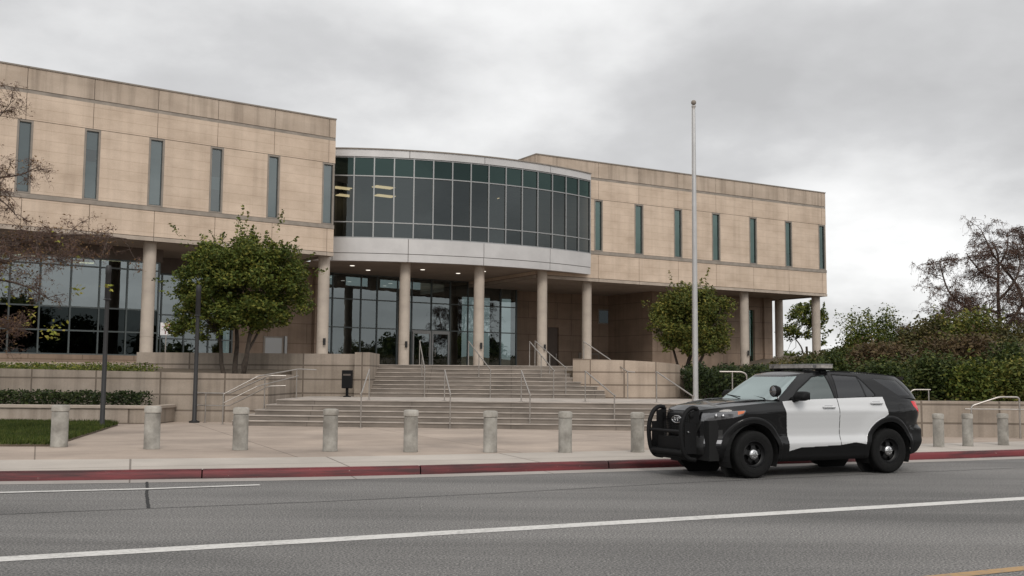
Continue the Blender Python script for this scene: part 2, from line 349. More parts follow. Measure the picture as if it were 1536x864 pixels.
for q_ in ('bollard', 'bollardcap'):
    t = NT(M[q_]); oi = t.n('ShaderNodeObjectInfo'); va = t.n('ShaderNodeVectorMath', operation='ADD'); sc_ = t.n('ShaderNodeVectorMath', operation='SCALE'); sc_.inputs['Scale'].default_value = 37.0
    cb = t.n('ShaderNodeCombineXYZ'); t.t.links.new(oi.outputs['Random'], cb.inputs[0]); t.t.links.new(oi.outputs['Random'], cb.inputs[2]); t.t.links.new(cb.outputs[0], sc_.inputs[0])
    t.t.links.new(t.c.outputs['Object'], va.inputs[0]); t.t.links.new(sc_.outputs[0], va.inputs[1]); dirt = t.ramp(t.noise(va.outputs[0], 2.2, 6, 0.65), (0.36, (0.62, 0.60, 0.57)), (0.62, (1.12, 1.12, 1.1)))
    old = t.b.inputs['Base Color'].links[0].from_socket; t.col(t.mix(1, old, dirt, 'MULTIPLY'))
M['sign_white'] = plain('sign_white', (0.72, 0.70, 0.69), 0.5, 8, 0.08)
M['sign_red'] = mat('sign_red', (0.50, 0.07, 0.08), 0.5)
M['sign_dark'] = mat('sign_dark_red', (0.16, 0.05, 0.045), 0.6)
M['far_hill'] = plain('dry_hill', (0.16, 0.11, 0.075), 0.95, 0.05, 0.4)

# ================================================================== LARGE STRUCTURE
# ---- ground, road, kerb (the kerb line bows a little, as in the photo)
g = MB(); g.quad((-700, -500, -0.03), (700, -500, -0.03), (700, 1300, -0.03), (-700, 1300, -0.03)); struct(g.build('ground', M['soil']))
KB = [(-40, 13.5), (-24, 13.9), (-12, 15.05), (-7.73, 15.84), (-5.6, 16.30), (-2.16, 17.22), (2.36, 19.0), (8.75, 21.65), (11.2, 22.72), (20, 26.6), (60, 44.4), (140, 80)]
def off(poly, d):
    o = []
    for i, p in enumerate(poly):
        a = poly[max(i-1, 0)]; b = poly[min(i+1, len(poly)-1)]; t = Vector((b[0]-a[0], b[1]-a[1])).normalized()
        o.append((p[0]-t.y*d, p[1]+t.x*d))
    return o
def dense(poly, st=0.4, lo=-14, hi=22):
    o = []
    for a, b in zip(poly[:-1], poly[1:]):
        n = max(1, int(math.dist(a, b)/st)) if lo <= a[0] <= hi else 1
        o += [(a[0]+(b[0]-a[0])*i/n, a[1]+(b[1]-a[1])*i/n) for i in range(n)]
    return o+[poly[-1]]
# smooth the kerb line a little (Catmull-Rom)
def smoothline(P, k=6):
    o = []
    for i in range(len(P)-1):
        p0, p1, p2, p3 = [np.array(P[max(0, min(len(P)-1, j))]) for j in (i-1, i, i+1, i+2)]
        for t in np.linspace(0, 1, k, endpoint=False):
            o.append(tuple(0.5*(2*p1+(p2-p0)*t+(2*p0-5*p1+4*p2-p3)*t*t+(3*p1-p0-3*p2+p3)*t**3)))
    return o+[tuple(P[-1])]
K = smoothline(KB)
def ribbon(a, b, za, zb=None):
    zb = za if zb is None else zb; n = len(a)
    return [(p[0], p[1], za) for p in a]+[(p[0], p[1], zb) for p in b], [(i, i+1, n+i+1, n+i) for i in range(n-1)]
m = MB(); Ko = [(p[0], -90) for p in K]; v, f = ribbon(Ko, off(K, 0.0), 0.0); m.add(v, f); struct(m.build('road', M['asphalt']))
m = MB(); v, f = ribbon(off(K, -0.42), off(K, 0.01), 0.004, 0.012); m.add(v, f); struct(m.build('gutter', M['gutter']))
# kerb with rounded nose, in lengths with open joints
m = MB(); prof = [(0.0, -0.02), (0.012, 0.10), (0.03, 0.135), (0.06, 0.15), (0.16, 0.152)]
cum = 0; seg = [K[0]]; segs = []
KD = dense(K, 0.25, -30, 40)
for a, b in zip(KD[:-1], KD[1:]):
    cum += math.dist(a, b); seg.append(b)
    if cum > 3.45: segs.append(seg); seg = [b]; cum = 0
segs.append(seg)
for sg in segs:
    if len(sg) < 2: continue
    sg = list(sg); a, b = Vector(sg[-2]), Vector(sg[-1]); sg[-1] = tuple(b-(b-a).normalized()*0.02)
    rows = [[(p[0], p[1], z) for p in off(sg, d)] for d, z in prof]; n = len(sg)
    m.add([q for r_ in rows for q in r_], [(j*n+i, j*n+i+1, (j+1)*n+i+1, (j+1)*n+i) for j in range(len(prof)-1) for i in range(n-1)])
struct(m.build('kerb', M['red'], smooth=0.9))
m = MB(); v, f = ribbon(off(K, 0.05), off(K, 2.35), 0.1485); m.add(v, f); struct(m.build('sidewalk', M['walk']))
m = MB(); v, f = ribbon(off(K, 2.2), [(p[0], 60) if p[1] < 55 else (p[0], p[1]+8) for p in K], 0.1445); m.add(v, f); struct(m.build('plaza', M['plaza']))
# painted lines
def strip(name, pts, wd, z, mt):
    m = MB(); a = off(pts, -wd/2); b = off(pts, wd/2); v, f = ribbon(a, b, z); m.add(v, f); return struct(m.build(name, mt))
strip('lane_line', dense([(-24, 0.85), (-4.5, 9.34), (0.4, 11.58), (7.22, 14.72), (40, 29.9)], 0.5), 0.27, 0.004, M['whitepaint'])
strip('edge_line', [(-16, 12.1), (-10.5, 13.35), (-7.0, 14.40), (-5.16, 15.02), (-3.75, 15.66)], 0.15, 0.009, M['whitepaint'])
strip('centre_line', [(-4, 5.38), (3.81, 8.95), (4.56, 9.30), (12, 12.72)], 0.15, 0.004, M['yellowpaint'])
def crackline(name, pts, wd, jit):
    P = dense(pts, 0.12, -30, 40); P = [(p[0]+random.uniform(-jit, jit), p[1]+random.uniform(-jit, jit)) for p in P]
    return strip(name, P, wd, 0.006, M['crack'])
crackline('road_seam', [(-5.95, 12.23), (-4.42, 12.87), (-2.32, 13.76), (-0.15, 14.85), (2.45, 16.35), (6.92, 18.55), (9.75, 19.85)], 0.022, 0.008)
crackline('road_crack', [(-5.62, 16.2), (-5.33, 15.35), (-4.98, 14.35), (-4.45, 12.9)], 0.04, 0.006)
# raised terrace the building stands on, beds and hillside
m = MB(); m.prism([(-60, 38), (-11.6, 38), (-11.6, 39.4), (5.0, 39.4), (11, 44), (60, 60), (60, 130), (-60, 130)], -0.02, 2.05); struct(m.build('terrace', M['plaza']))
# left bed behind the retaining wall
m = MB(); m.prism([(-60, 33.4), (-7.9, 33.2), (-7.9, 37.4), (-60, 38)], 0.0, [1.62, 1.45, 1.85, 2.0]); struct(m.build('planting_bed', M['soil']))
# right bed / hillside as a height field
gx = np.linspace(5.5, 90, 60); gy = np.linspace(28.2, 110, 50)
V = []; F = []
for j, y in enumerate(gy):
    for i, x in enumerate(gx):
        k = max(0, min(1, (x-9)/10)); h = 0.9+k*min(1, (y-28.2)/14)*2.3+0.15*math.sin(x*1.7+y)
        if x < 9.7: h = -0.1 if y < 38.5 else 0.5+max(0, min(1, (y-36)/5))*1.4
        V.append((x, y, h))
nx = len(gx)
F = [(j*nx+i, j*nx+i+1, (j+1)*nx+i+1, (j+1)*nx+i) for j in range(len(gy)-1) for i in range(nx-1)]
struct(ob('hillside', V, F, M['soil'], smooth=True))
# low far hills to close the horizon
V = []; F = []
for i in range(81):
    a = R(-95+190*i/80); r_ = 620; h = 6+7*math.sin(i*0.5)+5*math.sin(i*1.31+1)
    V += [(r_*math.sin(a), r_*math.cos(a), -1), (r_*1.1*math.sin(a), r_*1.1*math.cos(a), max(3, h))]
F = [(2*i, 2*i+2, 2*i+3, 2*i+1) for i in range(80)]
struct(ob('hills', V, F, M['far_hill'], smooth=True))
# ================================================================== COURTHOUSE
AL, AR, AG = math.atan2(.596, .803), math.atan2(.504, .864), math.atan2(7.9, 11.7)
FL, FR, FG = (-22.17, 43.6), (4.86, 63.2), (-11.3, 62.9)
house = thing('courthouse', 'large tan stone civic building with slit windows, columns and a curved glass bay', 'building', (-2, 60, 2.05))
house['_abs'] = (-2, 60, 2.05)
def fr(o, a, s=0, d=0, z=0): return (o[0]+s*math.cos(a)-d*math.sin(a), o[1]+s*math.sin(a)+d*math.cos(a), z, a)
def part(mb, name, mats, frame, parent=house, smooth=False): return mb.build(name, mats, parent, frame, smooth)
ZB, Z1, Z2, Z3, Z4, ZT = 9.20, 9.42, 12.64, 13.84, 14.0, 15.0
def wing(F0, A, s0, s1, wins, zb, depth, greens, rnd):
    f = fr(F0, A); g_ = 0.012
    cen = [(a+b)/2 for a, b in wins]
    edges = [s0]+[c for c in cen if s0+0.4 < c < s1-0.1]+[s1]
    # core behind the cladding
    b = MB()
    b.box(s0, s1, 0.045, 0.45, Z2+0.06, ZT-0.05); b.box(s0, s1, 0.045, 0.45, zb+0.03, Z1-0.04)
    last = s0
    for a, c in wins:
        if a-last > 0.03: b.box(last, a, 0.045, 0.45, Z1-0.04, Z2+0.06)
        last = c
    if s1-last > 0.03: b.box(last, s1-0.002, 0.045, 0.45, Z1-0.04, Z2+0.06)
    b.box(s1-0.3, s1-0.003, 0.45, depth, zb+0.03, ZT-0.05); b.box(s0+0.003, s0+0.3, 0.45, depth, zb+0.03, ZT-0.05)
    b.box(s0+0.3, s1-0.3, depth-0.3, depth, zb+0.03, ZT-0.05); b.box(s0+0.3, s1-0.3, 0.45, depth-0.3, ZT-0.5, ZT-0.3)
    part(b, 'core_wall', M['joint'], f)
    # cladding panels
    b = MB(); lip = MB(); pr = MB(); band = MB(); sill = MB()
    for a, c in zip(edges[:-1], edges[1:]):
        x0, x1 = a+g_, c-g_
        if a == s0: x0 = a
        if c == s1: x1 = c
        pr.box(x0, x1, 0, 0.045, Z4+g_, ZT-0.03); b.box(x0, x1, 0, 0.045, Z2+g_*2, Z3)
        b.box(x0, x1, 0, 0.045, zb+0.21, ZB); lip.box(x0, x1, -0.035, 0.045, zb, zb+0.18)
    ends = [s0]+[v for w_ in wins for v in w_]+[s1]
    for a, c in zip(ends[::2], ends[1::2]):
        if c-a > 0.05: b.box(a, c, 0, 0.045, Z1+g_*0.6, Z2)
    # the returns at both ends
    for q, sg in ((s1, 1), (s0, -1)):
        x0, x1 = (q, q+0.02) if sg > 0 else (q-0.02, q)
        b.box(x0, x1, 0.0, depth, zb+0.21, ZB); b.box(x0, x1, 0.9 if sg > 0 else 0, depth, Z1, Z2); b.box(x0, x1, 0, depth, Z2+g_*2, Z3)
        pr.box(x0, x1, 0, depth, Z4+g_, ZT-0.03); lip.box(x0, x1, -0.035, depth, zb, zb+0.18)
    band.box(s0, s1, 0.025, 0.045, Z3+0.004, Z4); band.box(s1+0.002, s1+0.01, 0, depth, Z3+0.004, Z4)
    sill.box(s0, s1+0.025, -0.03, 0.045, ZB+0.012, Z1-0.012)
    cop = MB(); cop.box(s0-0.04, s1+0.04, -0.04, 0.5, ZT-0.03, ZT+0.035); cop.box(s1-0.45, s1+0.04, 0.5, depth, ZT-0.03, ZT+0.035); cop.box(s0-0.04, s0+0.45, 0.5, depth, ZT-0.03, ZT+0.035)
    part(b, 'wall', M['facade'], f); part(pr, 'parapet', M['parapet'], f); part(lip, 'bottom_course', M['lip'], f)
    part(band, 'string_course', M['band'], f); part(sill, 'sill_course', M['band'], f); part(cop, 'coping', M['winframe'], f)
    # soffit under the wing
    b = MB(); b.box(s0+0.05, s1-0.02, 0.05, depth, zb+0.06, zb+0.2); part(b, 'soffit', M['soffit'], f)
    b = MB(); b.box(s0+0.3, s1-0.3, 2.6, 2.7, zb+0.3, ZT-0.5); part(b, 'room_partition', M['room'], f)
    # slit windows: each a surround with its pane and, in some, a drawn blind
    for i, (a, c) in enumerate(wins):
        b = MB(); t = 0.085
        b.box(a, a+t, -0.012, 0.30, Z1, Z2); b.box(c-t, c, -0.012, 0.30, Z1, Z2); b.box(a+t, c-t, -0.012, 0.30, Z2-t, Z2); b.box(a+t, c-t, -0.02, 0.30, Z1, Z1+0.06)
        b.cur = 1; b.box(a+t, a+t+0.03, 0.06, 0.13, Z1+0.06, Z2-t); b.box(c-t-0.03, c-t, 0.06, 0.13, Z1+0.06, Z2-t)
        b.box(a+t+0.03, c-t-0.03, 0.06, 0.13, Z2-t-0.04, Z2-t); b.box(a+t+0.03, c-t-0.03, 0.06, 0.13, Z1+0.06, Z1+0.10)
        wf = part(b, 'window', [M['winframe'], M['darkframe']], f)
        p = MB(); p.quad((a+t+0.03, 0.095, Z1+0.1), (c-t-0.03, 0.095, Z1+0.1), (c-t-0.03, 0.095, Z2-t-0.04), (a+t+0.03, 0.095, Z2-t-0.04))
        p.build('pane', M['slotglassg'] if i in greens else M['slotglass'], wf)
        k = rnd[i % len(rnd)]
        for z0, z1 in k:
            p = MB(); p.box(a+0.06, c-0.06, 0.17, 0.185, Z1+(Z2-Z1)*z0, Z1+(Z2-Z1)*z1); p.build('blind', M['blind'], wf)
WL = [(-7.8, -7.1), (-4.9, -4.2), (-2.05, -1.35), (.81, 1.46), (3.6, 4.3), (6.47, 7.2), (9.4, 10.07), (12.33, 13.0), (15.34, 16.02)]
WR = [(.22, .87), (3.32, 4.03), (6.5, 7.2), (9.72, 10.45), (13.04, 13.74), (16.36, 17.05), (19.64, 20.32)]
wing(FL, AL, -10.5, 16.04, WL, 7.79, 13, (), [[(0, 1)], [(0, 1)], [(0, 1)], [(0.05, 1)], [(0, 0.55), (0.72, 1)], [(0, 1)], [(0.36, 0.55)], [(0, 1)], [(0, 1)]])
wing(FR, AR, -4.0, 20.37, WR, 7.52, 16, (0, 1, 2, 3, 4, 5, 6), [[(0, 1)], [(0.0, 1)], [(0, 1)], [(0, 1)], [(0.0, 1)], [(.3, 1)], []])

# ---- curved glass bay
DC, DR = (-10.2, 76.2), 20.2
def dp_(a, r, z): return (DC[0]+r*math.sin(a), DC[1]-r*math.cos(a), z)
A0, A1, NB = R(1.1-3.1), R(47.6), 16
SUB = 4
def arcband(mb, a0, a1, r0_, r1_, z0, z1, n=SUB):
    vs = []; fs = []
    for i in range(n+1):
        a = a0+(a1-a0)*i/n; vs += [dp_(a, r0_, z0), dp_(a, r1_, z0), dp_(a, r1_, z1), dp_(a, r0_, z1)]
    for i in range(n):
        o = 4*i
        fs += [(o, o+1, o+5, o+4), (o+1, o+2, o+6, o+5), (o+2, o+3, o+7, o+6), (o+3, o, o+4, o+7)]
    fs += [(3, 2, 1, 0), (4*n, 4*n+1, 4*n+2, 4*n+3)]
    mb.add(vs, fs)
W0 = (0, 0, 0, 0)
b = MB(); c = MB(); d = MB()
jn = [A0, R(1.1), R(12.76), R(25.08), R(37.73), A1]
for a, e_ in zip(jn[:-1], jn[1:]):
    q = 0.0008
    arcband(b, a+q, e_-q, DR-0.25, DR+0.10, 8.32, 9.14, 10); arcband(b, a+q, e_-q, DR-0.25, DR+0.08, 7.88, 8.29, 10)
    arcband(c, a+q, e_-q, DR-0.25, DR+0.10, 13.66, 14.06, 10)
arcband(d, A0, A1, DR-0.24, DR+0.05, 7.95, 9.13, 40); arcband(d, A0, A1, DR-0.24, DR+0.05, 13.64, 14.04, 40)
part(b, 'bay_apron', M['silver'], W0); part(c, 'bay_fascia', M['silver'], W0); part(d, 'bay_backing', M['joint'], W0)
b = MB(); arcband(b, A0, A1, DR-0.4, DR+0.16, 14.06, 14.12, 48); part(b, 'bay_coping', M['winframe'], W0)
fr_ = MB()
angs = [A0+(A1-A0)*i/NB for i in range(NB+1)]
for a in angs:
    h = 0.034/DR; arcband(fr_, a-h, a+h, DR-0.10, DR+0.055, 9.14, 13.66, 1)
for z, t in ((9.17, 0.035), (10.02, 0.03), (12.59, 0.03), (13.63, 0.035)): arcband(fr_, A0, A1, DR-0.08, DR+0.045, z-t, z+t, 64)
cw = part(fr_, 'bay_curtain_wall', M['alum'], W0)
for i in range(NB):
    for k, (z0, z1) in enumerate(((9.2, 10.0), (10.05, 12.56), (12.62, 13.6))):
        a, e_ = angs[i]+0.0015, angs[i+1]-0.0015
        p = MB(); p.quad(dp_(a, DR-0.02, z0), dp_(e_, DR-0.02, z0), dp_(e_, DR-0.02, z1), dp_(a, DR-0.02, z1))
        p.build('pane', M['headglass'] if k == 2 else M['drumglass'], cw)
def arcpoly(r, n=40): return [dp_(A0+(A1-A0)*i/n, r, 0)[:2] for i in range(n+1)]
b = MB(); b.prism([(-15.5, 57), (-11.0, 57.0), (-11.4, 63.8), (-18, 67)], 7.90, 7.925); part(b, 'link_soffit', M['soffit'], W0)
back = [(4.6, 72.8), (-2, 75), (-13.5, 64.2), (-12.5, 58)]
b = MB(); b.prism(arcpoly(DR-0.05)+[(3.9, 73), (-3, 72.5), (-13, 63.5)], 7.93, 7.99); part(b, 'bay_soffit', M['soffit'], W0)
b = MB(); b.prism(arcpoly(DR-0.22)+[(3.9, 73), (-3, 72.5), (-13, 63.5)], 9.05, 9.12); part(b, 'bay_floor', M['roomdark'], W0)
b = MB(); b.prism(arcpoly(DR-0.22)+[(3.9, 73), (-3, 72.5), (-13, 63.5)], 13.0, 13.05); part(b, 'bay_ceiling', M['room'], W0)
b = MB(); b.prism(arcpoly(DR-0.12)+[(3.9, 73), (-3, 72.5), (-13, 63.5)], 13.75, 13.8); part(b, 'bay_roof', M['lip'], W0)
b = MB(); b.prism([(-13.2, 63.4), (-2.8, 71.6), (4.4, 73.0), (4.4, 73.2), (-3, 71.9), (-13.4, 63.6)], 9.1, 13.0)
for x, y in ((-9.6, 62.3), (-5.5, 63.6), (-1.2, 66.4), (2.4, 69)): b.lathe([(0.35, 9.1), (0.35, 13.0)], 14, (x, y, 0))
part(b, 'bay_inner_wall', M['room'], W0)
for x, y in ((-10.3, 62.0), (-10.5, 64.6), (-7.8, 61.6), (-8.1, 64.6), (-0.3, 65.3), (-0.9, 67.6)):
    b = MB(); b.box(-0.62, 0.62, -0.32, 0.32, 12.945, 12.985); part(b, 'ceiling_light', M['lamp'], (x, y, 0, AG))

# ---- columns
def column(x, y, zt, r=0.30):
    b = MB(); b.lathe([(r, 2.0), (r, 3.34), (r-0.012, 3.345), (r-0.012, 3.37), (r, 3.375), (r, zt)], 28, (0, 0, 0)); part(b, 'column', M['column'], (x, y, 0, 0), smooth=0.6)
def cf(o, a, s, d): return fr(o, a, s, d)[:2]
for s in (-2.1, 6.92, 15.93): column(*cf(FL, AL, s, 0.75), 7.86)
for x, y in ((-5.97, 57.37), (-1.88, 58.79), (1.79, 61.08)): column(x, y, 7.94)
for s, d_ in ((0.22, 0.8), (13.2, 0.75), (20.02, 0.72), (20.25, 4.6)): column(*cf(FR, AR, s, d_), 7.6)
# small lamp brackets on the columns
for (x, y) in ((-5.97, 57.37), (-1.88, 58.79), (1.79, 61.08), cf(FL, AL, 15.93, .75), cf(FR, AR, 13.2, .75)):
    b = MB(); b.bbox(0.26, 0.36, -0.33, -0.2, 3.2, 3.55, 0.02); part(b, 'lamp_bracket', M['pole_dark'], (x, y, 0, R(-25)))

# ---- ground floor glazing
def glazing(name, f, xs, zs, mt, gl, y=0.0, deep=0.10, wd=0.035, skip=(), dark=()):
    b = MB()
    for x in xs: b.box(x-wd, x+wd, y-deep*0.7, y+deep*0.3, zs[0], zs[-1])
    for z in zs: b.box(xs[0], xs[-1], y-deep*0.55, y+deep*0.25, z-wd, z+wd)
    cwall = part(b, name, mt, f)
    for i, (a, c_) in enumerate(zip(xs[:-1], xs[1:])):
        for j, (z0, z1) in enumerate(zip(zs[:-1], zs[1:])):
            if (i, j) in skip: continue
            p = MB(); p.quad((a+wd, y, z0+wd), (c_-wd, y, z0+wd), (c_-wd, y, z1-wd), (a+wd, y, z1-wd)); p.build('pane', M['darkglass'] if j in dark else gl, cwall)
    return cwall
fG = fr(FG, AG)
GX = [-0.9, 0.37, 2.28, 3.40, 4.83, 5.87, 7.32, 8.74, 10.1, 11.3, 12.7, 14.0]
glazing('entrance_glazing', fG, GX, [2.08, 4.6, 6.36, 7.9], M['darkframe'], M['entryglass'], skip=((5, 0), (6, 0)))
b = MB()
for a, c_ in ((5.95, 7.28), (7.36, 8.68)): pass
for a, c_ in ((5.93, 7.285), (7.345, 8.67)):
    b = MB(); t = 0.11
    b.box(a, a+t, -0.10, 0.0, 2.08, 4.5); b.box(c_-t, c_, -0.10, 0.0, 2.08, 4.5); b.box(a+t, c_-t, -0.10, 0.0, 4.36, 4.5); b.box(a+t, c_-t, -0.10, 0.0, 2.08, 2.36)
    dr = part(b, 'door', M['alum'], fG)
    p = MB(); p.quad((a+t, -0.05, 2.36), (c_-t, -0.05, 2.36), (c_-t, -0.05, 4.36), (a+t, -0.05, 4.36)); p.build('pane', M['entryglass'], dr)
    x = c_-0.2 if a < 7 else a+0.2
    p = MB(); p.tube(bend([(x, -0.10, 2.9), (x, -0.19, 2.9), (x, -0.19, 3.5), (x, -0.10, 3.5)], 0.05), 0.018); p.build('handle', M['steel'], dr)
b = MB(); b.box(5.86, 8.74, -0.06, 0.03, 4.5, 4.57); part(b, 'door_head', M['alum'], fG)
# dim hall behind the entrance
b = MB(); b.box(-2, 14.2, 7.5, 7.6, 2.06, 7.9); b.box(-2, -1.9, 0.2, 7.5, 2.06, 7.9)
for s in (1.5, 3.9, 9.6, 13.3): b.box(s-0.3, s+0.3, 1.2, 1.8, 2.06, 7.9)
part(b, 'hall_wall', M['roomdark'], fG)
fL1 = fr(FL, AL, 0, 3.6)
glazing('left_glazing', fL1, [-9.1, -7.75, -6.43, -5.11, -3.79, -2.47, -1.15, 0.17, 1.49, 2.79, 4.15, 5.46, 6.76, 8.3], [2.55, 3.67, 4.79, 6.76, 7.16], M['darkframe'], M['entryglass'], dark=(0, 1))  # lower two rows get darkened glass in place of reflected trees
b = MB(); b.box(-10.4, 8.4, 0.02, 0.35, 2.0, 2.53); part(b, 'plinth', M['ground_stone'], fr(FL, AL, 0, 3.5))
b = MB(); b.box(-10.4, 8.45, -0.05, 0.3, 7.2, 7.84); b.box(8.36, 8.45, 0.3, 3.6, 2.0, 7.84); part(b, 'header', M['brown_panel'], fL1)
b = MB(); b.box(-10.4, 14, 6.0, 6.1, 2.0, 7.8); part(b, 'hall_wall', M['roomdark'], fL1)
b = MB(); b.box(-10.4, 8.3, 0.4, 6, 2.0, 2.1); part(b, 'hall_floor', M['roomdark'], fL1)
for s, y in ((4.7, 0.8), (6.2, 0.9), (5.4, 3.0), (2.4, 1.5)):
    b = MB(); b.box(s-0.5, s+0.5, y-0.15, y+0.15, 7.22, 7.26); part(b, 'ceiling_light', M['lamp'], fL1)
fL2 = fr(FL, AL, 0, 7.0)
glazing('side_glazing', fL2, [8.46, 9.55, 10.8, 12.15, 13.5], [2.5, 3.52, 4.79, 6.95], M['darkframe'], M['entryglass'])
b = MB(); b.box(8.46, 13.5, -0.06, 0.3, 7.0, 7.84); part(b, 'header', M['brown_panel'], fL2)
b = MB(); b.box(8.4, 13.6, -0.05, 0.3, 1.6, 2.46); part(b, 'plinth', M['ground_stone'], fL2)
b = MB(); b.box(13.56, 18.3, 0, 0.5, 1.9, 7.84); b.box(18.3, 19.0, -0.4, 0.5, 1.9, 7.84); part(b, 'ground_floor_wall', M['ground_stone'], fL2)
b = MB(); b.box(15.35, 16.55, -0.05, -0.002, 2.55, 3.82); b.cur = 1; b.box(15.45, 16.45, -0.06, -0.051, 2.7, 3.74); b.box(16.6, 16.75, -0.12, -0.002, 2.6, 3.85)
part(b, 'service_hatch', [M['winframe'], M['alum']], fL2)
# right of the entrance
fR = fr(FR, AR)
b = MB()
b.box(0.0, 2.80, 9.4, 9.8, 1.9, 7.9); b.box(3.72, 7.08, 9.4, 9.8, 1.9, 7.9); b.box(8.30, 12.1, 9.4, 9.8, 1.9, 7.9)
b.box(2.80, 3.72, 9.4, 9.8, 5.15, 7.9); b.box(7.08, 8.30, 9.4, 9.8, 6.62, 7.9); b.box(7.08, 8.30, 9.4, 9.8, 1.9, 5.5)
b.box(8.0, 8.3, 4.5, 9.4, 1.9, 7.6)
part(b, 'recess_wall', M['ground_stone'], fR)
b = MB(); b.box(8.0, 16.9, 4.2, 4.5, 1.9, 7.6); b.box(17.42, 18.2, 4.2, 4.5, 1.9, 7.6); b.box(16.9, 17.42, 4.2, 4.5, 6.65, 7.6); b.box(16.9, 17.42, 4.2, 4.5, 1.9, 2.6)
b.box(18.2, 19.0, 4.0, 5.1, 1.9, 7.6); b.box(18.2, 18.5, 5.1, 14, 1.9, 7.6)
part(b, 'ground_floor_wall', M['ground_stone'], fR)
b = MB(); b.box(16.9, 17.42, 4.42, 4.45, 2.6, 6.65); part(b, 'slot_window', M['slotglassg'], fR)
b = MB(); b.box(2.8, 3.72, 9.55, 9.62, 2.05, 5.15); b.cur = 1; b.box(3.55, 3.6, 9.5, 9.55, 3.0, 3.3); part(b, 'side_door', [M['brown_panel'], M['steel']], fR)
b = MB()
for q in ((7.08, 7.18, 5.5, 6.62), (8.2, 8.3, 5.5, 6.62), (7.18, 8.2, 5.5, 5.6), (7.18, 8.2, 6.52, 6.62)): b.box(q[0], q[1], 9.36, 9.6, q[2], q[3])
wq = part(b, 'small_window', M['winframe'], fR)
p = MB(); p.quad((7.18, 9.5, 5.6), (8.2, 9.5, 5.6), (8.2, 9.5, 6.52), (7.18, 9.5, 6.52)); p.build('pane', M['darkglass'], wq)
b = MB(); b.box(8.7, 12.0, 9.30, 9.38, 2.0, 4.23); part(b, 'screen_panel', M['brown_panel'], fR)
b = MB(); b.box(5.4, 7.2, 9.34, 9.39, 2.05, 3.4); b.cur = 1; b.box(5.55, 7.05, 9.325, 9.338, 2.2, 3.25); part(b, 'service_hatch', [M['winframe'], M['ground_stone']], fR)
for x, y in ((-9.17, 58.94), (-6.25, 60.94), (-5.3, 60.87), (0.2, 65.8), (-8.6, 61.4), (-3.3, 62.9), (-1.7, 61.6), (1.6, 64.3)):
    b = MB(); b.lathe([(0.13, 7.905), (0.13, 7.925)], 14); part(b, 'downlight', M['spot'], (x, y, 0, 0))

# ================================================================== STAIRS AND WALLS
st = thing('staircase', 'broad flight of worn concrete steps rising to the courthouse entrance', 'stairs', (0, 33, 0.15)); st['_abs'] = (0, 33, 0.15)
rise = 0.15
def sline(x, k): return 30.30-0.10*(x+2.84)+0.28*k       # front edge of lower step k
lo = MB(); ns = MB()
for k in range(5):
    z1 = 0.15+rise*(k+1); z0 = z1-rise if k else 0.10
    xl = -8.25+0.27*k; xr = 9.6; bk_ = 37.6 if k == 4 else 38
    lo.prism([(xl, sline(xl, k)), (xr, sline(xr, k)), (xr, bk_), (xl, bk_)], z0 if k == 0 else z0+0.001, z1-0.03)
    ns.prism([(xl-0.02, sline(xl, k)-0.025), (xr, sline(xr, k)-0.025), (xr, bk_), (xl-0.02, bk_)], z1-0.03, z1)
lo.build('lower_flight', M['step'], st, W0); ns.build('lower_treads', M['nosing'], st, W0)
lo = MB(); ns = MB(); ru = (2.07-0.90)/8
for k in range(8):
    z1 = 0.90+ru*(k+1); y0 = 36.9+0.345*k; xl, xr = -5.05, 3.35
    lo.box(xl, xr, y0, 40.2, z1-ru+0.001, z1-0.028); ns.box(xl, xr, y0-0.025, 40.2-0.002*k, z1-0.028, z1)
lo.build('upper_flight', M['step'], st, W0); ns.build('upper_treads', M['nosing'], st, W0)

def wall_thing(name, label, poly, z0, z1, mt, cop=None, cat='wall'):
    cx_, cy_ = sum(p[0] for p in poly)/len(poly), sum(p[1] for p in poly)/len(poly)
    zt = z1 if isinstance(z1, list) else [z1]*len(poly)
    b = MB(); q = [(x-cx_, y-cy_) for x, y in poly]
    if cop:
        b.prism(q, z0, [z-0.10 for z in zt]); e_ = 0.02
        rt = thing(name, label, cat, (cx_, cy_, 0)); b.build('wall_body', mt, rt)
        c = MB(); bb = [(x*(1+0.02/max(0.3, abs(x))), y*(1+0.03/max(0.2, abs(y)))) for x, y in q]; c.prism(bb, [z-0.10 for z in zt], zt); c.build('coping', cop, rt); return rt
    b.prism(q, z0, z1); o = b.build(name, mt, None, (cx_, cy_, 0, 0)); return tag(o, label, cat)
wall_thing('retaining_wall', 'long low panelled stone retaining wall behind the left lamp posts', [(-30, 33.0), (-7.72, 33.0), (-7.72, 36.9), (-8.05, 36.9), (-8.05, 33.35), (-30, 33.35)], 0.10, [1.98, 1.66, 1.66, 1.66, 1.66, 1.98], M['wallstone'])
wall_thing('cheek_wall', 'tall stone wall behind the black ash bin, left of the upper steps', [(-13.5, 37.3), (-5.58, 37.3), (-5.58, 37.7), (-13.5, 37.7)], 0.8, 2.42, M['wallstone'])
wall_thing('pier', 'square stone pier ending the wall at the left side of the upper steps', [(-5.56, 36.75), (-5.03, 36.75), (-5.03, 39.5), (-5.56, 39.5)], 0.86, 2.47, M['wallstone'])
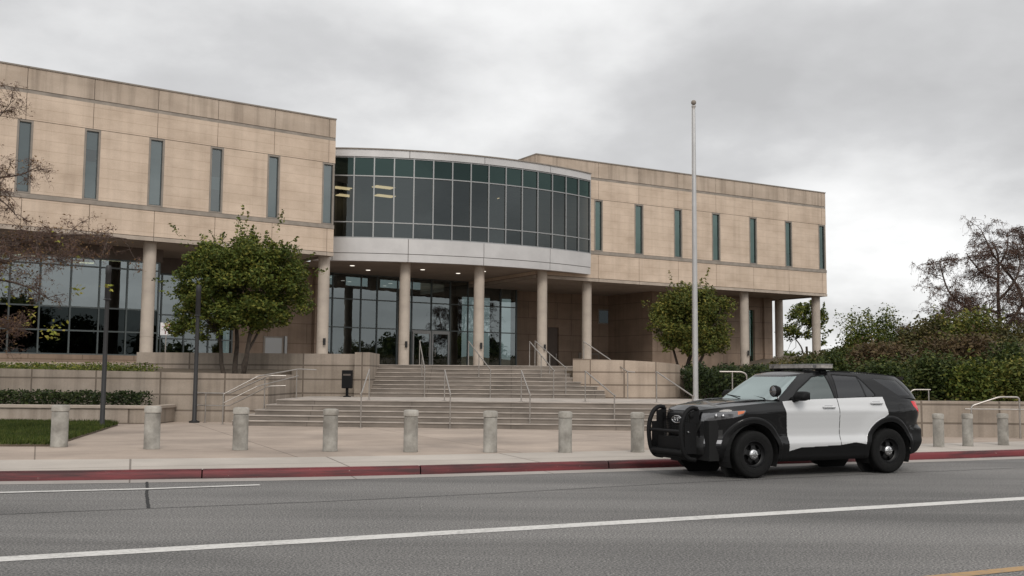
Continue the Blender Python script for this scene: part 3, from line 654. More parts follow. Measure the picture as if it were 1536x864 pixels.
# curved wall on the right of the upper steps
def curvewall():
    cx_, cy_, r_ = 4.05, 39.8, 2.4
    a0, a1, n = math.atan2(-1.6, -1.78), R(35), 40
    a0 = -math.pi+abs(math.atan2(1.6, 1.78)); vs = []; fs = []
    for i in range(n+1):
        a = a0+(a1-a0)*i/n; zt = 2.33-0.30*(i/n)**1.3; sx_ = (i/n)*(a1-a0)*r_
        for rr_, z in ((r_, 0.8), (r_, zt), (r_-0.3, zt), (r_-0.3, 0.8)): vs.append((rr_*math.cos(a), rr_*math.sin(a), z))
    for i in range(n):
        o = 4*i; fs += [(o, o+4, o+5, o+1), (o+1, o+5, o+6, o+2), (o+2, o+6, o+7, o+3)]
    fs += [(0, 1, 2, 3), (4*n+3, 4*n+2, 4*n+1, 4*n)]
    m = stone('curved_wall_stone', (0.43, 0.35, 0.285), 1.25, 0.46, 0.028, (0.45, 0.43, 0.41), 0.3, 0.16, swap=True, off=0.0)
    # courses follow the curve: angle * radius replaces x
    t = m.node_tree; tcn = t.nodes.new('ShaderNodeTexCoord'); s_ = t.nodes.new('ShaderNodeSeparateXYZ'); t.links.new(tcn.outputs['Object'], s_.inputs[0])
    at = mth('MULTIPLY', mth('ARCTAN2', s_.outputs[1], s_.outputs[0], t), r_, t); cb = t.nodes.new('ShaderNodeCombineXYZ'); t.links.new(at, cb.inputs[0]); t.links.new(s_.outputs[2], cb.inputs[1])
    bk = [q for q in t.nodes if q.bl_idname == 'ShaderNodeTexBrick'][0]; t.links.new(cb.outputs[0], bk.inputs[0])
    rt = thing('curved_planter_wall', 'curved stone planter wall right of the upper steps', 'wall', (cx_, cy_, 0))
    ob('wall_body', vs, fs, m, rt, smooth=0.5)
    b = MB(); b.lathe([(2.2, 0.8), (2.2, 1.9)], 32); b.build('soil_fill', M['soil'], rt)
curvewall()
wall_thing('low_retaining_wall', 'low stone retaining wall under the shrubs behind the police car', [(9.0, 27.9), (22, 27.4), (45, 27.4), (45, 27.8), (22, 27.8), (9.0, 28.3)], 0.10, 1.09, M['wallstone'])
rt = thing('planter_box', 'low stone planter filled with a clipped hedge in front of the left wall', 'planter', (-15.6, 32.2, 0.15))
b = MB(); b.box(-6.5, 4.95, -0.9, -0.72, -0.05, 0.45); b.box(4.77, 4.95, -0.72, 0.75, -0.05, 0.45); b.build('planter_wall', M['wallstone'], rt)
b = MB(); b.bbox(-6.5, 5.0, -0.96, -0.66, 0.45, 0.545, 0.012); b.bbox(4.7, 5.0, -0.658, 0.75, 0.45, 0.545, 0.012); b.build('coping', M['lip'], rt)
b = MB(); b.box(-6.5, 4.77, -0.72, 0.75, 0.0, 0.45); b.build('soil_fill', M['soil'], rt)
# ================================================================== STREET FURNITURE
# bollards: one of the kind, then copies
bol = thing('bollard', 'x', 'bollard', group='concrete bollards along the kerb')
b = MB(); b.lathe([(0.150, 0), (0.152, 0.02), (0.146, 0.04), (0.145, 0.675), (0.136, 0.685), (0.134, 0.70)], 28); b.build('post', M['bollard'], bol, smooth=0.7)
b = MB(); b.lathe([(0.134, 0.70), (0.152, 0.705), (0.155, 0.72), (0.154, 0.80), (0.140, 0.822), (0.10, 0.83)], 28); b.build('cap', M['bollardcap'], bol, smooth=0.7)
BOL = [((-9.24, 21.34), 1.14, 1.03, 'concrete bollard at the lawn edge, the leftmost of the row'),
       ((-7.22, 20.98), 1.08, 1.03, 'concrete bollard right of the left dark lamp post, in front of the planter end'),
       ((-5.42, 20.90), 1.04, 1.02, 'concrete bollard in front of the left stair handrail'),
       ((-3.59, 20.73), 1.0, 1.01, 'concrete bollard below the black ash bin'),
       ((-1.99, 20.73), 0.97, 1.0, 'concrete bollard in front of the lower steps, left of the double doors'),
       ((-0.41, 20.81), 0.95, 0.99, 'concrete bollard in front of the middle of the steps'),
       ((1.09, 20.88), 0.93, 0.985, 'concrete bollard standing below the curved planter wall'),
       ((2.57, 21.14), 0.93, 0.97, 'concrete bollard partly hidden by the police car bumper'),
       ((9.68, 23.58), 0.82, 0.90, 'concrete bollard just behind the tail of the police car'),
       ((10.48, 23.90), 0.80, 0.895, 'middle bollard of the three behind the police car'),
       ((11.52, 24.38), 0.81, 0.885, 'rightmost concrete bollard, in front of the right handrail')]
for i, ((x, y), sr, sh, lb) in enumerate(BOL):
    o = bol if i == 0 else copy_tree(bol)
    o.location = (x, y, 0.147); o.scale = (sr, sr, sh); o.rotation_euler.z = i*1.1; o['label'] = lb

# flagpole
fp = thing('flagpole', 'tall bare white flagpole with a ball finial behind the police car', 'flagpole', (6.22, 35.0, 0.9))
b = MB(); b.lathe([(0.15, -0.02), (0.15, 0.03), (0.090, 0.05), (0.088, 2.0), (0.077, 6), (0.056, 9.97), (0.054, 9.98)], 24); b.build('pole', M['white_pole'], fp, smooth=0.6)
b = MB(); b.lathe([(0.05, 9.98), (0.05, 10.06), (0.075, 10.07), (0.075, 10.12), (0.02, 10.14), (0.02, 10.16)], 16); b.build('truck', M['steel'], fp, smooth=0.6)
b = MB(); b.lathe([(0.09*math.sin(R(t)), 10.23-0.09*math.cos(R(t))) for t in range(0, 181, 15)], 18); b.build('finial', M['winframe'], fp, smooth=True)
b = MB(); b.tube([(-0.11, -0.03, 1.2), (-0.09, -0.03, 6), (-0.07, -0.03, 10.05)], 0.006, 5); b.build('halyard', M['steel'], fp)
b = MB(); b.tube([(-0.12, -0.08, 1.28), (-0.12, 0.08, 1.28)], 0.015, 6); b.build('cleat', M['steel'], fp)

# lamp posts
def lamp_post(x, y, z, h, label):
    t = thing('lamp_post', label, 'lamp post', (x, y, z), 0, 'dark lamp posts by the left wall')
    b = MB(); b.lathe([(0.16, 0), (0.16, 0.05), (0.085, 0.07), (0.068, 0.10), (0.058, h-1.0), (0.06, h-0.95)], 18); b.build('pole', M['pole_dark'], t, smooth=0.7)
    b = MB(); b.lathe([(0.06, h-0.95), (0.076, h-0.92), (0.076, h-0.25), (0.082, h-0.24), (0.082, h-0.05), (0.05, h)], 18); b.build('lamp_head', M['pole_dark'], t, smooth=0.7)
    b = MB(); b.lathe([(0.105, h-0.98), (0.105, h-0.965), (0.06, h-0.93)], 18); b.build('collar', M['pole_dark'], t, smooth=0.7)
lamp_post(-11.41, 29.07, 0.145, 4.55, 'dark lamp post at the corner of the lawn, left of the other')
lamp_post(-9.84, 32.35, 0.145, 4.3, 'dark lamp post against the retaining wall, its head inside the left tree')

# small white sign on a thin post
sg = thing('parking_sign', 'small white sign with red marks on a thin post behind the left wall', 'sign', (-12.72, 38.0, 2.0))
b = MB(); b.tube([(0, 0, -0.1), (0.03, 0, 1.55)], 0.02, 8); b.build('post', M['steel'], sg)
b = MB(); b.bbox(-0.19, 0.21, -0.035, -0.022, 1.07, 1.53, 0.004); pn = b.build('sign_panel', M['sign_white'], sg)
b = MB()
for x0, x1, z0, z1 in ((-0.02, 0.02, 1.32, 1.49), (-0.02, 0.02, 1.11, 1.22), (-0.07, -0.03, 1.37, 1.39), (-0.14, -0.05, 1.255, 1.27)): b.box(x0, x1, -0.039, -0.036, z0, z1)
b.build('dark_print', M['sign_dark'], pn)
b = MB()
for x0, x1, z0, z1 in ((-0.13, -0.04, 1.37, 1.385), (0.05, 0.16, 1.42, 1.475), (0.05, 0.16, 1.365, 1.385), (0.06, 0.16, 1.285, 1.31), (0.035, 0.06, 1.285, 1.475), (0.05, 0.12, 1.215, 1.235)): b.box(x0, x1, -0.039, -0.036, z0, z1)
b.build('red_print', M['sign_red'], pn)

# black ash bin on the landing
ab = thing('ash_bin', 'black box shaped ash bin on a short stem beside the upper steps', 'ash bin', (-5.72, 36.2, 0.9))
b = MB(); b.bbox(-0.18, 0.18, -0.12, 0.12, 0.30, 0.93, 0.02); bd = b.build('box', M['black'], ab)
b = MB(); b.box(-0.13, 0.13, -0.128, -0.121, 0.74, 0.80); b.build('slot', M['joint'], bd)
b = MB(); b.lathe([(0.14, 0), (0.14, 0.02), (0.05, 0.05), (0.05, 0.30)], 16); b.build('stem', M['black'], ab, smooth=0.6)

# handrails
def rail(label, loc, pts, posts, low=None, r=0.021, name='handrail', grp='steel handrails on the steps'):
    """pts: the bent top rail; posts: (x, y, z bottom, z top); all relative to loc"""
    t = thing(name, label, 'handrail', loc, 0, grp); q = lambda p: tuple(p[i]-loc[i] for i in range(3))
    b = MB(); b.tube(bend([q(p) for p in pts], 0.09), r, 10); b.build('rail', M['steel'], t, smooth=0.7)
    if low: b = MB(); b.tube(bend([q(p) for p in low], 0.09), r*0.8, 10); b.build('lower_rail', M['steel'], t, smooth=0.7)
    for x, y, z0, z1 in posts:
        b = MB(); b.tube([(x-loc[0], y-loc[1], z0-loc[2]), (x-loc[0], y-loc[1], z1-loc[2])], r*0.9, 10); b.lathe([(0.06, 0), (0.06, 0.012), (0.03, 0.014)], 14, (x-loc[0], y-loc[1], z0-loc[2])); b.build('post', M['steel'], t, smooth=0.7)
def X(px, Y): return (px-768)/1550*Y*1.0066
def lower_rail_(pxt, pxb, label):
    yt, yb = 31.62, 30.05
    xt, xb = X(pxt, yt), X(pxb, yb)
    rail(label, (xb, yb, 0.145), [(xt, yt+0.25, 1.83), (xt, yt, 1.83), (xb, yb, 1.13), (xb+0.01, yb-0.22, 1.13)], [(xt, yt+0.06, 0.9, 1.83), (xb, yb-0.02, 0.145, 1.13)])
lower_rail_(557, 546, 'steel handrail of the lower steps in front of the stone pier')
lower_rail_(669, 678, 'steel handrail on the lower steps below the double doors')
lower_rail_(783, 796, 'steel handrail in the middle right of the lower steps')
lower_rail_(878, 921, 'steel handrail on the lower steps below the curved planter wall')
lower_rail_(984, 1037, 'steel handrail on the lower steps left of the flagpole')
def upper_rail_(pxt, pxb, label, yt=39.9, yb=36.7, zt=3.0, zb=1.88, far=True):
    xt, xb = X(pxt, yt), X(pxb, yb); xm, ym, zm = (xt+xb)/2, (yt+yb)/2, (zt+zb)/2
    rail(label, (xb, yb, 0.9), [(xt, yt+0.3, zt), (xt, yt, zt), (xb, yb, zb), (xb+0.02, yb-0.28, zb)], [(xt, yt+0.1, 2.07, zt), (xm, ym, 1.48, zm), (xb, yb-0.04, 0.9, zb)])
upper_rail_(631, 639.5, 'steel handrail on the upper steps in front of the double doors')
upper_rail_(704, 737, 'steel handrail on the upper steps in front of the middle column')
upper_rail_(795, 831, 'steel handrail near the right end of the upper steps')
upper_rail_(803, 849, 'steel handrail beside the curved planter wall, rightmost on the upper steps', 40.6, 37.1, 3.05, 1.98)
rail('steel handrail rising over the curved planter wall by the right column', (4.3, 37.0, 0.9), [(2.75, 39.9, 3.02), (2.75, 39.6, 3.02), (4.15, 37.0, 1.86), (4.4, 36.85, 1.84)], [(2.77, 39.7, 1.9, 3.02), (4.15, 36.98, 0.9, 1.86)])
rail('double steel handrail against the left stone wall beside the bottom steps', (-8.9, 32.2, 0.145),
     [(-9.95, 32.6, 0.72), (-9.95, 32.6, 1.06), (-8.75, 32.3, 1.06), (-7.45, 31.9, 1.62), (-6.95, 32.0, 1.62)],
     [(-9.55, 32.5, 0.145, 1.06), (-8.72, 31.5, 0.145, 1.05), (-7.62, 32.1, 0.6, 1.55)],
     [(-9.95, 32.6, 0.68), (-8.75, 32.3, 0.68), (-7.45, 31.9, 1.30), (-6.95, 32.0, 1.32)], 0.022)
rail('steel handrail climbing beside the tall left wall to the landing', (-7.6, 33, 0.6),
     [(-8.72, 31.5, 1.05), (-7.75, 31.75, 1.60), (-6.9, 33.6, 1.84), (-6.4, 34.0, 1.82)], [(-6.95, 33.6, 0.9, 1.84)], [(-8.72, 31.5, 0.78), (-7.75, 31.75, 1.30), (-6.9, 33.6, 1.62)], 0.02)
rail('bent steel handrail in front of the low wall at the far right', (12.2, 27.1, 0.145),
     [(12.02, 27.15, 0.145), (12.02, 27.15, 0.98), (12.75, 27.15, 1.22), (13.28, 27.15, 1.22), (13.28, 27.15, 0.145)], [(12.02, 27.15, 0.145, 0.2)], [(11.85, 27.15, 0.90), (13.45, 27.15, 0.90)], 0.024, grp='steel handrails by the right wall')
rail('short curved steel handrail above the low wall behind the car tail', (10.5, 28.6, 0.9),
     [(10.85, 28.6, 1.05), (11.05, 28.6, 1.38), (11.55, 28.6, 1.38)], [(11.5, 28.6, 0.9, 1.38)], None, 0.022, grp='steel handrails by the right wall')
rail('level steel handrail seen over the police car windscreen', (6.8, 32.6, 0.9), [(6.55, 32.6, 1.86), (7.25, 32.6, 1.86), (7.4, 32.6, 1.78), (7.4, 32.6, 0.9)], [(6.95, 32.6, 0.9, 1.86)], None, 0.024)

# ================================================================== VEGETATION
def leaves(name, P, N_, size, ratio, mt, parent=None, frame=None):
    """one rhombus leaf (slightly folded) per point"""
    n = len(P); P = np.asarray(P, float)
    ax = rng.normal(size=(n, 3)); ax[:, 2] *= 0.6; ax /= np.linalg.norm(ax, axis=1)[:, None]
    nn = np.asarray(N_, float)+0.001; nn /= np.linalg.norm(nn, axis=1)[:, None]
    sd_ = np.cross(ax, nn); sd_ /= np.linalg.norm(sd_, axis=1)[:, None]+1e-9
    s = size*(0.65+0.7*rng.random(n))[:, None]
    V = np.stack([P-ax*s*0.5, P+sd_*s*ratio*0.5+nn*s*0.04, P+ax*s*0.5, P-sd_*s*ratio*0.5+nn*s*0.04], 1).reshape(-1, 3)
    F = np.arange(4*n).reshape(n, 4)
    return ob(name, V, F, mt, parent, frame)
def crown_points(lobes, nclu, per, sig, rngs=(0.45, 1.0)):
    """clusters of leaf positions in a union of ellipsoids, denser to the outside"""
    vol = np.array([l[3]*l[4]*l[5] for l in lobes])**0.75; pick = rng.choice(len(lobes), nclu, p=vol/vol.sum())
    L_ = np.array(lobes)[pick]; d_ = rng.normal(size=(nclu, 3)); d_ /= np.linalg.norm(d_, axis=1)[:, None]
    r_ = (rngs[0]+(rngs[1]-rngs[0])*rng.random(nclu)**0.55)*(0.86+0.26*rng.random(nclu))
    c = L_[:, :3]+d_*L_[:, 3:6]*r_[:, None]
    k = rng.integers(int(per*0.5), int(per*1.5), nclu); cc = np.repeat(c, k, 0); dd = np.repeat(d_, k, 0)
    P = cc+rng.normal(size=cc.shape)*sig; Nn = dd*0.5+rng.normal(size=cc.shape)*0.8+np.array([0, 0, 0.5])
    return P, Nn, c
def clumped(lobes, ncl, per, rcl, rngs=(0.50, 1.10)):
    """crown of leafy clumps on the shell of a few lobes; gaps between clumps stay open"""
    vol = np.array([l[3]*l[4] for l in lobes]); pick = rng.choice(len(lobes), ncl, p=vol/vol.sum()); L_ = np.array(lobes)[pick]
    d_ = rng.normal(size=(ncl, 3)); d_ /= np.linalg.norm(d_, axis=1)[:, None]
    c = L_[:, :3]+d_*L_[:, 3:6]*(rngs[0]+(rngs[1]-rngs[0])*rng.random(ncl))[:, None]
    r_ = rcl*(0.35+1.1*rng.random(ncl)**1.3); k = (per*(r_/rcl)**2*(0.7+0.6*rng.random(ncl))).astype(int)+8
    cc = np.repeat(c, k, 0); rr2 = np.repeat(r_, k)[:, None]; e_ = rng.normal(size=cc.shape); e_ /= np.linalg.norm(e_, axis=1)[:, None]
    P = cc+e_*rr2*(rng.random(len(cc))**0.45)[:, None]*np.array([1, 1, 0.8]); return P, e_*0.7+rng.normal(size=cc.shape)*0.6+np.array([0, 0, 0.4]), c
def sprigs(tops, h, n, sig):
    P = []
    for t in tops:
        z = rng.random(n)*h; s = sig*(1-0.75*z/h)
        P.append(np.c_[t[0]+rng.normal(size=n)*s+z*rng.normal()*0.15, t[1]+rng.normal(size=n)*s, t[2]+z])
    P = np.concatenate(P); return P, rng.normal(size=P.shape)
def limb(mb, a, b, r0_, r1_, wob=0.08, k=6, n=7):
    a, b = np.array(a, float), np.array(b, float); L_ = np.linalg.norm(b-a); P = []
    o1, o2 = rng.normal(size=3)*wob*L_, rng.normal(size=3)*wob*L_*0.5
    for i in range(k+1):
        t = i/k; P.append(tuple(a+(b-a)*t+o1*math.sin(math.pi*t)+o2*math.sin(2*math.pi*t)))
    mb.tube(P, list(np.linspace(r0_, r1_, k+1)), n); return P
def small_tree(name, label, loc, stems, lobes, tops, mt, nclu, per, size=0.125):
    t = thing(name, label, 'tree', loc)
    b = MB(); ends = []
    for base, mid, r_ in stems:
        p = limb(b, base, mid, r_, r_*0.6, 0.07); ends.append(mid)
    P, Nn, cl = clumped(lobes, nclu, per, 0.34 if size < 0.2 else 0.58)
    for c in cl[::4]:
        e_ = min(ends, key=lambda q: np.linalg.norm(np.array(q)-c)); limb(b, e_, c, 0.026, 0.006, 0.12, 5, 5)
    b.build('trunk', M['bark'], t, smooth=True)
    sh = []
    for c in cl[rng.permutation(len(cl))[:len(cl)//5]]:                 # shoots leaving the crown sideways and up
        cm_ = np.array(lobes)[:, :3].mean(0); d_ = c-cm_; d_ /= np.linalg.norm(d_)+1e-6; d_ = d_+rng.normal(size=3)*0.35+np.array([0, 0, 0.3]); L_ = 0.25+0.45*rng.random()
        q = rng.random(34)[:, None]; sh.append(c+d_*(0.2+L_*q)+rng.normal(size=(34, 3))*(0.10*(1.1-q)))
    sh = np.concatenate(sh); P = np.r_[P, sh]; Nn = np.r_[Nn, rng.normal(size=sh.shape)]
    P2, N2 = sprigs(tops, 0.55, 60, 0.13)
    leaves('crown', np.r_[P, P2], np.r_[Nn, N2], size, 0.50, mt, t)
# left tree: three stems, wide crown leaning over the wall
small_tree('broadleaf_tree', 'bushy green tree with several thin stems behind the left stone wall', (-9.35, 35.4, 1.5),
    [((-0.35, 0, 0), (-0.85, 0.1, 1.75), 0.085), ((-0.1, 0.1, 0), (-0.2, 0.2, 2.1), 0.10), ((0.15, 0, 0), (0.55, -0.1, 2.0), 0.095), ((0.3, 0.05, 0), (0.9, 0.2, 2.2), 0.06)],
    [(0.1, 0, 3.2, 1.8, 1.5, 1.4), (-1.1, 0.1, 3.1, 1.3, 1.2, 1.35), (-1.4, 0, 2.1, 0.85, 0.9, 0.72), (1.3, 0.1, 3.2, 0.95, 1.1, 1.1), (0.5, -0.3, 4.1, 1.2, 1.0, 0.75), (-0.75, 0, 4.15, 0.95, 0.9, 0.6), (0.1, -0.5, 2.35, 1.2, 0.9, 0.6), (1.0, 0, 2.2, 0.6, 0.7, 0.5), (1.75, 0, 3.7, 0.5, 0.6, 0.5)],
    [(0.15, 0, 4.65), (0.35, 0.1, 4.75), (0.9, 0, 4.55), (-0.6, 0, 4.5), (-1.3, 0, 4.4), (1.45, 0, 4.25)], M['leaf_a'], 330, 185, 0.118)
small_tree('broadleaf_tree', 'round olive green tree behind the flagpole and the dark hedge', (7.4, 43.0, 1.6),
    [((-0.35, 0, 0), (-0.7, 0.1, 1.4), 0.07), ((0.0, 0.1, 0), (0.05, 0.2, 1.7), 0.10), ((0.25, 0, 0), (0.6, -0.1, 1.5), 0.08)],
    [(0, 0, 2.4, 1.4, 1.4, 1.2), (-0.95, 0, 2.4, 0.85, 0.9, 0.95), (1.0, 0, 2.25, 0.85, 0.9, 0.95), (-0.3, 0, 3.1, 1.0, 0.9, 0.65), (0.75, 0, 3.0, 0.8, 0.8, 0.6), (0.3, -0.3, 1.55, 1.2, 0.9, 0.5)],
    [(-0.35, 0, 3.55), (-0.6, 0, 3.45), (0.7, 0, 3.45), (1.0, 0, 3.3), (-1.2, 0, 3.05)], M['leaf_b'], 230, 170, 0.12)
small_tree('broadleaf_tree', 'dark loose tree seen between the right end columns', (25.0, 88.0, 1.8),
    [((0, 0, 0), (0.1, 0, 2.6), 0.16), ((0.1, 0, 1.5), (0.9, 0, 3.4), 0.08), ((0, 0, 1.5), (-0.8, 0, 3.2), 0.08)],
    [(0, 0, 4.6, 1.5, 1.4, 1.4), (-1.0, 0, 3.8, 1.1, 1.1, 0.9), (1.1, 0, 4.6, 0.9, 0.9, 0.9), (0.1, 0, 5.8, 0.9, 0.9, 0.6), (1.3, 0, 3.3, 0.6, 0.6, 0.5), (-0.8, 0, 1.6, 1.4, 1.0, 0.8)],
    [(0.5, 0, 6.0), (-0.4, 0, 5.8), (1.4, 0, 5.2)], M['leaf_a'], 60, 90, 0.24)
# dark hedge beside the curved wall
def hedge(name, label, cat, x0, x1, y0, y1, z0, z1, mt, n, size, grp=None, nz=0.06):
    cx_, cy_ = (x0+x1)/2, (y0+y1)/2; t = thing(name, label, cat, (cx_, cy_, z0), 0, grp)
    u_, v_, w_ = rng.random(n)*(x1-x0)-(x1-x0)/2, rng.random(n)*(y1-y0)-(y1-y0)/2, rng.random(n)**0.6*(z1-z0)
    edge = 1+nz*np.sin(u_*5.1)+nz*np.sin(u_*11.3+1)+rng.normal(size=n)*0.05; w_ = w_*edge
    P = np.c_[u_*(1+0.02*rng.normal(size=n)), v_, w_]
    leaves('foliage', P, rng.normal(size=P.shape)+np.array([0, -0.4, 0.5]), size, 0.5, mt, t)
    for i in range(max(3, int((x1-x0)*2))):
        b = MB(); a = -(x1-x0)/2+(x1-x0)*(i+0.5)/max(3, int((x1-x0)*2)); limb(b, (a, 0, 0), (a+rng.normal()*0.1, rng.normal()*0.05, (z1-z0)*0.75), 0.02, 0.008, 0.05, 4, 5); b.build('stem', M['bark'], t)
    return t
hedge('hedge', 'low clipped dark green hedge growing in the long stone planter', 'hedge', -20.6, -11.3, 31.7, 32.7, 0.6, 1.08, M['leaf_hedge'], 9000, 0.10)
hedge('hedge', 'tall dark hedge between the curved wall and the police car', 'hedge', 6.55, 11.6, 37.4, 40.6, 0.85, 2.05, M['leaf_hedge'], 13000, 0.13)
t = hedge('ground_cover', None, None, -21, -12.3, 33.5, 36.5, 1.62, 1.93, M['leaf_a'], 8000, 0.085, nz=0.16)
for k_ in ('label', 'category', 'group'):
    if k_ in t: del t[k_]
gc = [c for c in t.children if c.name.startswith('foliage')][0]
for c in list(t.children):
    if c is not gc: bpy.data.objects.remove(c)
gc.parent = None; gc.location = t.location; gc.name = 'ground_cover_plants'; bpy.data.objects.remove(t)
tag(gc, 'patchy green ground cover on top of the left retaining wall', 'ground cover', kind='stuff')

# lawn with blades
LP = [(-19.5, 22.0), (-10.2, 21.35), (-9.42, 21.45), (-11.4, 30.2), (-12.1, 31.1), (-19.5, 31.1)]
m = MB(); m.prism(LP, 0.10, 0.185); struct(m.build('lawn', M['soil']))
def inpoly(P, poly):
    x, y = P[:, 0], P[:, 1]; r_ = np.zeros(len(P), bool)
    for (x1, y1), (x2, y2) in zip(poly, poly[1:]+poly[:1]):
        c = ((y1 > y) != (y2 > y)) & (x < (x2-x1)*(y-y1)/(y2-y1+1e-12)+x1); r_ ^= c
    return r_
n = 90000; P = np.c_[rng.uniform(-19.5, -9.3, n), rng.uniform(21.3, 31.2, n)]; P = P[inpoly(P, LP)]; n = len(P)
hgt = (0.07+0.09*rng.random(n))*(0.8+0.5*np.sin(P[:, 0]*2.1)*np.sin(P[:, 1]*1.7+1)*0.5+0.1*rng.random(n)); a = rng.random(n)*2*math.pi
dx, dy = np.cos(a)*0.012, np.sin(a)*0.012; lx, ly = rng.normal(size=n)*0.035, rng.normal(size=n)*0.035
V = np.stack([np.c_[P[:, 0]-dx, P[:, 1]-dy, np.full(n, 0.18)], np.c_[P[:, 0]+dx, P[:, 1]+dy, np.full(n, 0.18)], np.c_[P[:, 0]+lx, P[:, 1]+ly, 0.18+hgt]], 1).reshape(-1, 3)
tag(ob('grass', V, np.arange(3*n).reshape(n, 3), M['grass']), 'short green lawn grass behind the leftmost bollard', 'grass', kind='stuff')

# shrubs on the right slope: one built, each other a fresh shape of the same kinds
def shrub(label, loc, rx, ry, rz, mt, n, size, grp='shrubs on the right slope'):
    t = thing('shrub', label, 'shrub', loc, 0, grp)
    lob = [(0, 0, rz*0.55, rx*0.8, ry*0.8, rz*0.5)]
    for k in range(6):
        a = rng.random()*6.28; lob.append((rx*0.55*math.cos(a), ry*0.5*math.sin(a), rz*(0.3+0.5*rng.random()), rx*(0.3+0.2*rng.random()), ry*0.45, rz*(0.25+0.15*rng.random())))
    P, Nn, cl = crown_points(lob, n, 24, size*1.7, (0.3, 1.0)); k = P[:, 2] > 0; P, Nn = P[k], Nn[k]
    tops = [(rng.normal()*rx*0.5, rng.normal()*ry*0.3, rz*(0.8+0.15*rng.random())) for _ in range(7)]
    P2, N2 = sprigs(tops, rz*0.3, 40, size*1.2)
    leaves('foliage', np.r_[P, P2], np.r_[Nn, N2], size, 0.52, mt, t)
    b = MB()
    for c in cl[::max(1, n//26)]: limb(b, (c[0]*0.1, c[1]*0.1, 0), c, 0.03, 0.008, 0.1, 4, 5)
    b.build('stems', M['bark'], t)
g_, o_, br = M['leaf_shrub'], M['leaf_olive'], M['leaf_brown']
SH = [  # label, px, Y, base z, top py, half width px, material
    ('leafy green shrub at the left end of the slope, tallest against the sky', 1303, 58, 1.6, 482, 48, M['leaf_a'], 360),
    ('dark green shrub against the sky left of the bare tree', 1352, 54, 1.6, 505, 38, g_, 300),
    ('brownish green shrub rising left of the bare tree trunk', 1400, 48, 2.0, 488, 55, o_, 380),
    ('green shrub under the bare tree, lighter at its top', 1455, 46, 2.0, 474, 52, M['leaf_b'], 380),
    ('dense shrub at the right edge under the bare tree', 1525, 45, 2.0, 496, 52, o_, 360),
    ('low green shrub just right of the building end column', 1262, 50, 1.2, 535, 34, g_, 260),
    ('dry reddish brown shrub in the middle of the slope', 1320, 42, 1.4, 528, 46, br, 300),
    ('dark green shrub above the police car roof', 1330, 35, 0.9, 556, 50, g_, 300),
    ('deep green shrub behind the car tail, above the low wall', 1405, 30.3, 0.9, 546, 44, g_, 340),
    ('dull brown twiggy shrub in the middle right of the slope', 1435, 39, 1.6, 518, 54, br, 330),
    ('bright green shrub over the low wall left of the right handrail', 1455, 29.6, 0.9, 556, 34, M['leaf_a'], 300),
    ('yellow green bush spilling over the low wall at the right edge', 1520, 29.4, 0.9, 552, 38, M['leaf_b'], 320),
    ('dark shrub behind the right edge bush', 1505, 36, 1.3, 524, 44, g_, 330),
    ('small dark shrub behind the police car light bar', 1240, 40, 0.9, 548, 40, g_, 240),
    ('large olive bush closing the slope at the far right edge', 1585, 42, 2.0, 500, 55, o_, 330)]
for lb, px, Y, zb_, py, hw, mt, n in SH:
    zt_ = 1.65+(565+0.008*(px-768)-py)*Y/1550*0.99; rx = hw*Y/1550
    shrub(lb, (X(px, Y), Y, zb_-0.1), rx, rx*0.9, max(0.8, zt_-zb_+0.1), mt, int(n*1.7), 0.115 if Y < 38 else 0.145)

wall_thing('far_wall', 'low reddish wall far behind, between the right end columns', [(20, 84), (32, 84), (32, 84.4), (20, 84.4)], 1.5, 3.2, M['ground_stone'])
# leafy ground under the shrubs
n = 46000; px_, py_ = rng.uniform(9.9, 46, n), rng.uniform(28.6, 62, n); k_ = np.clip((px_-9)/10, 0, 1)
P = np.c_[px_, py_, 0.9+k_*np.minimum(1, (py_-28.2)/14)*2.3+0.15*np.sin(px_*1.7+py_)+rng.random(n)*0.28]
tag(leaves('undergrowth', P, rng.normal(size=P.shape)+np.array([0, -0.3, 0.7]), 0.17, 0.55, M['leaf_olive']), 'low dark undergrowth covering the slope between the shrubs', 'undergrowth', kind='stuff')
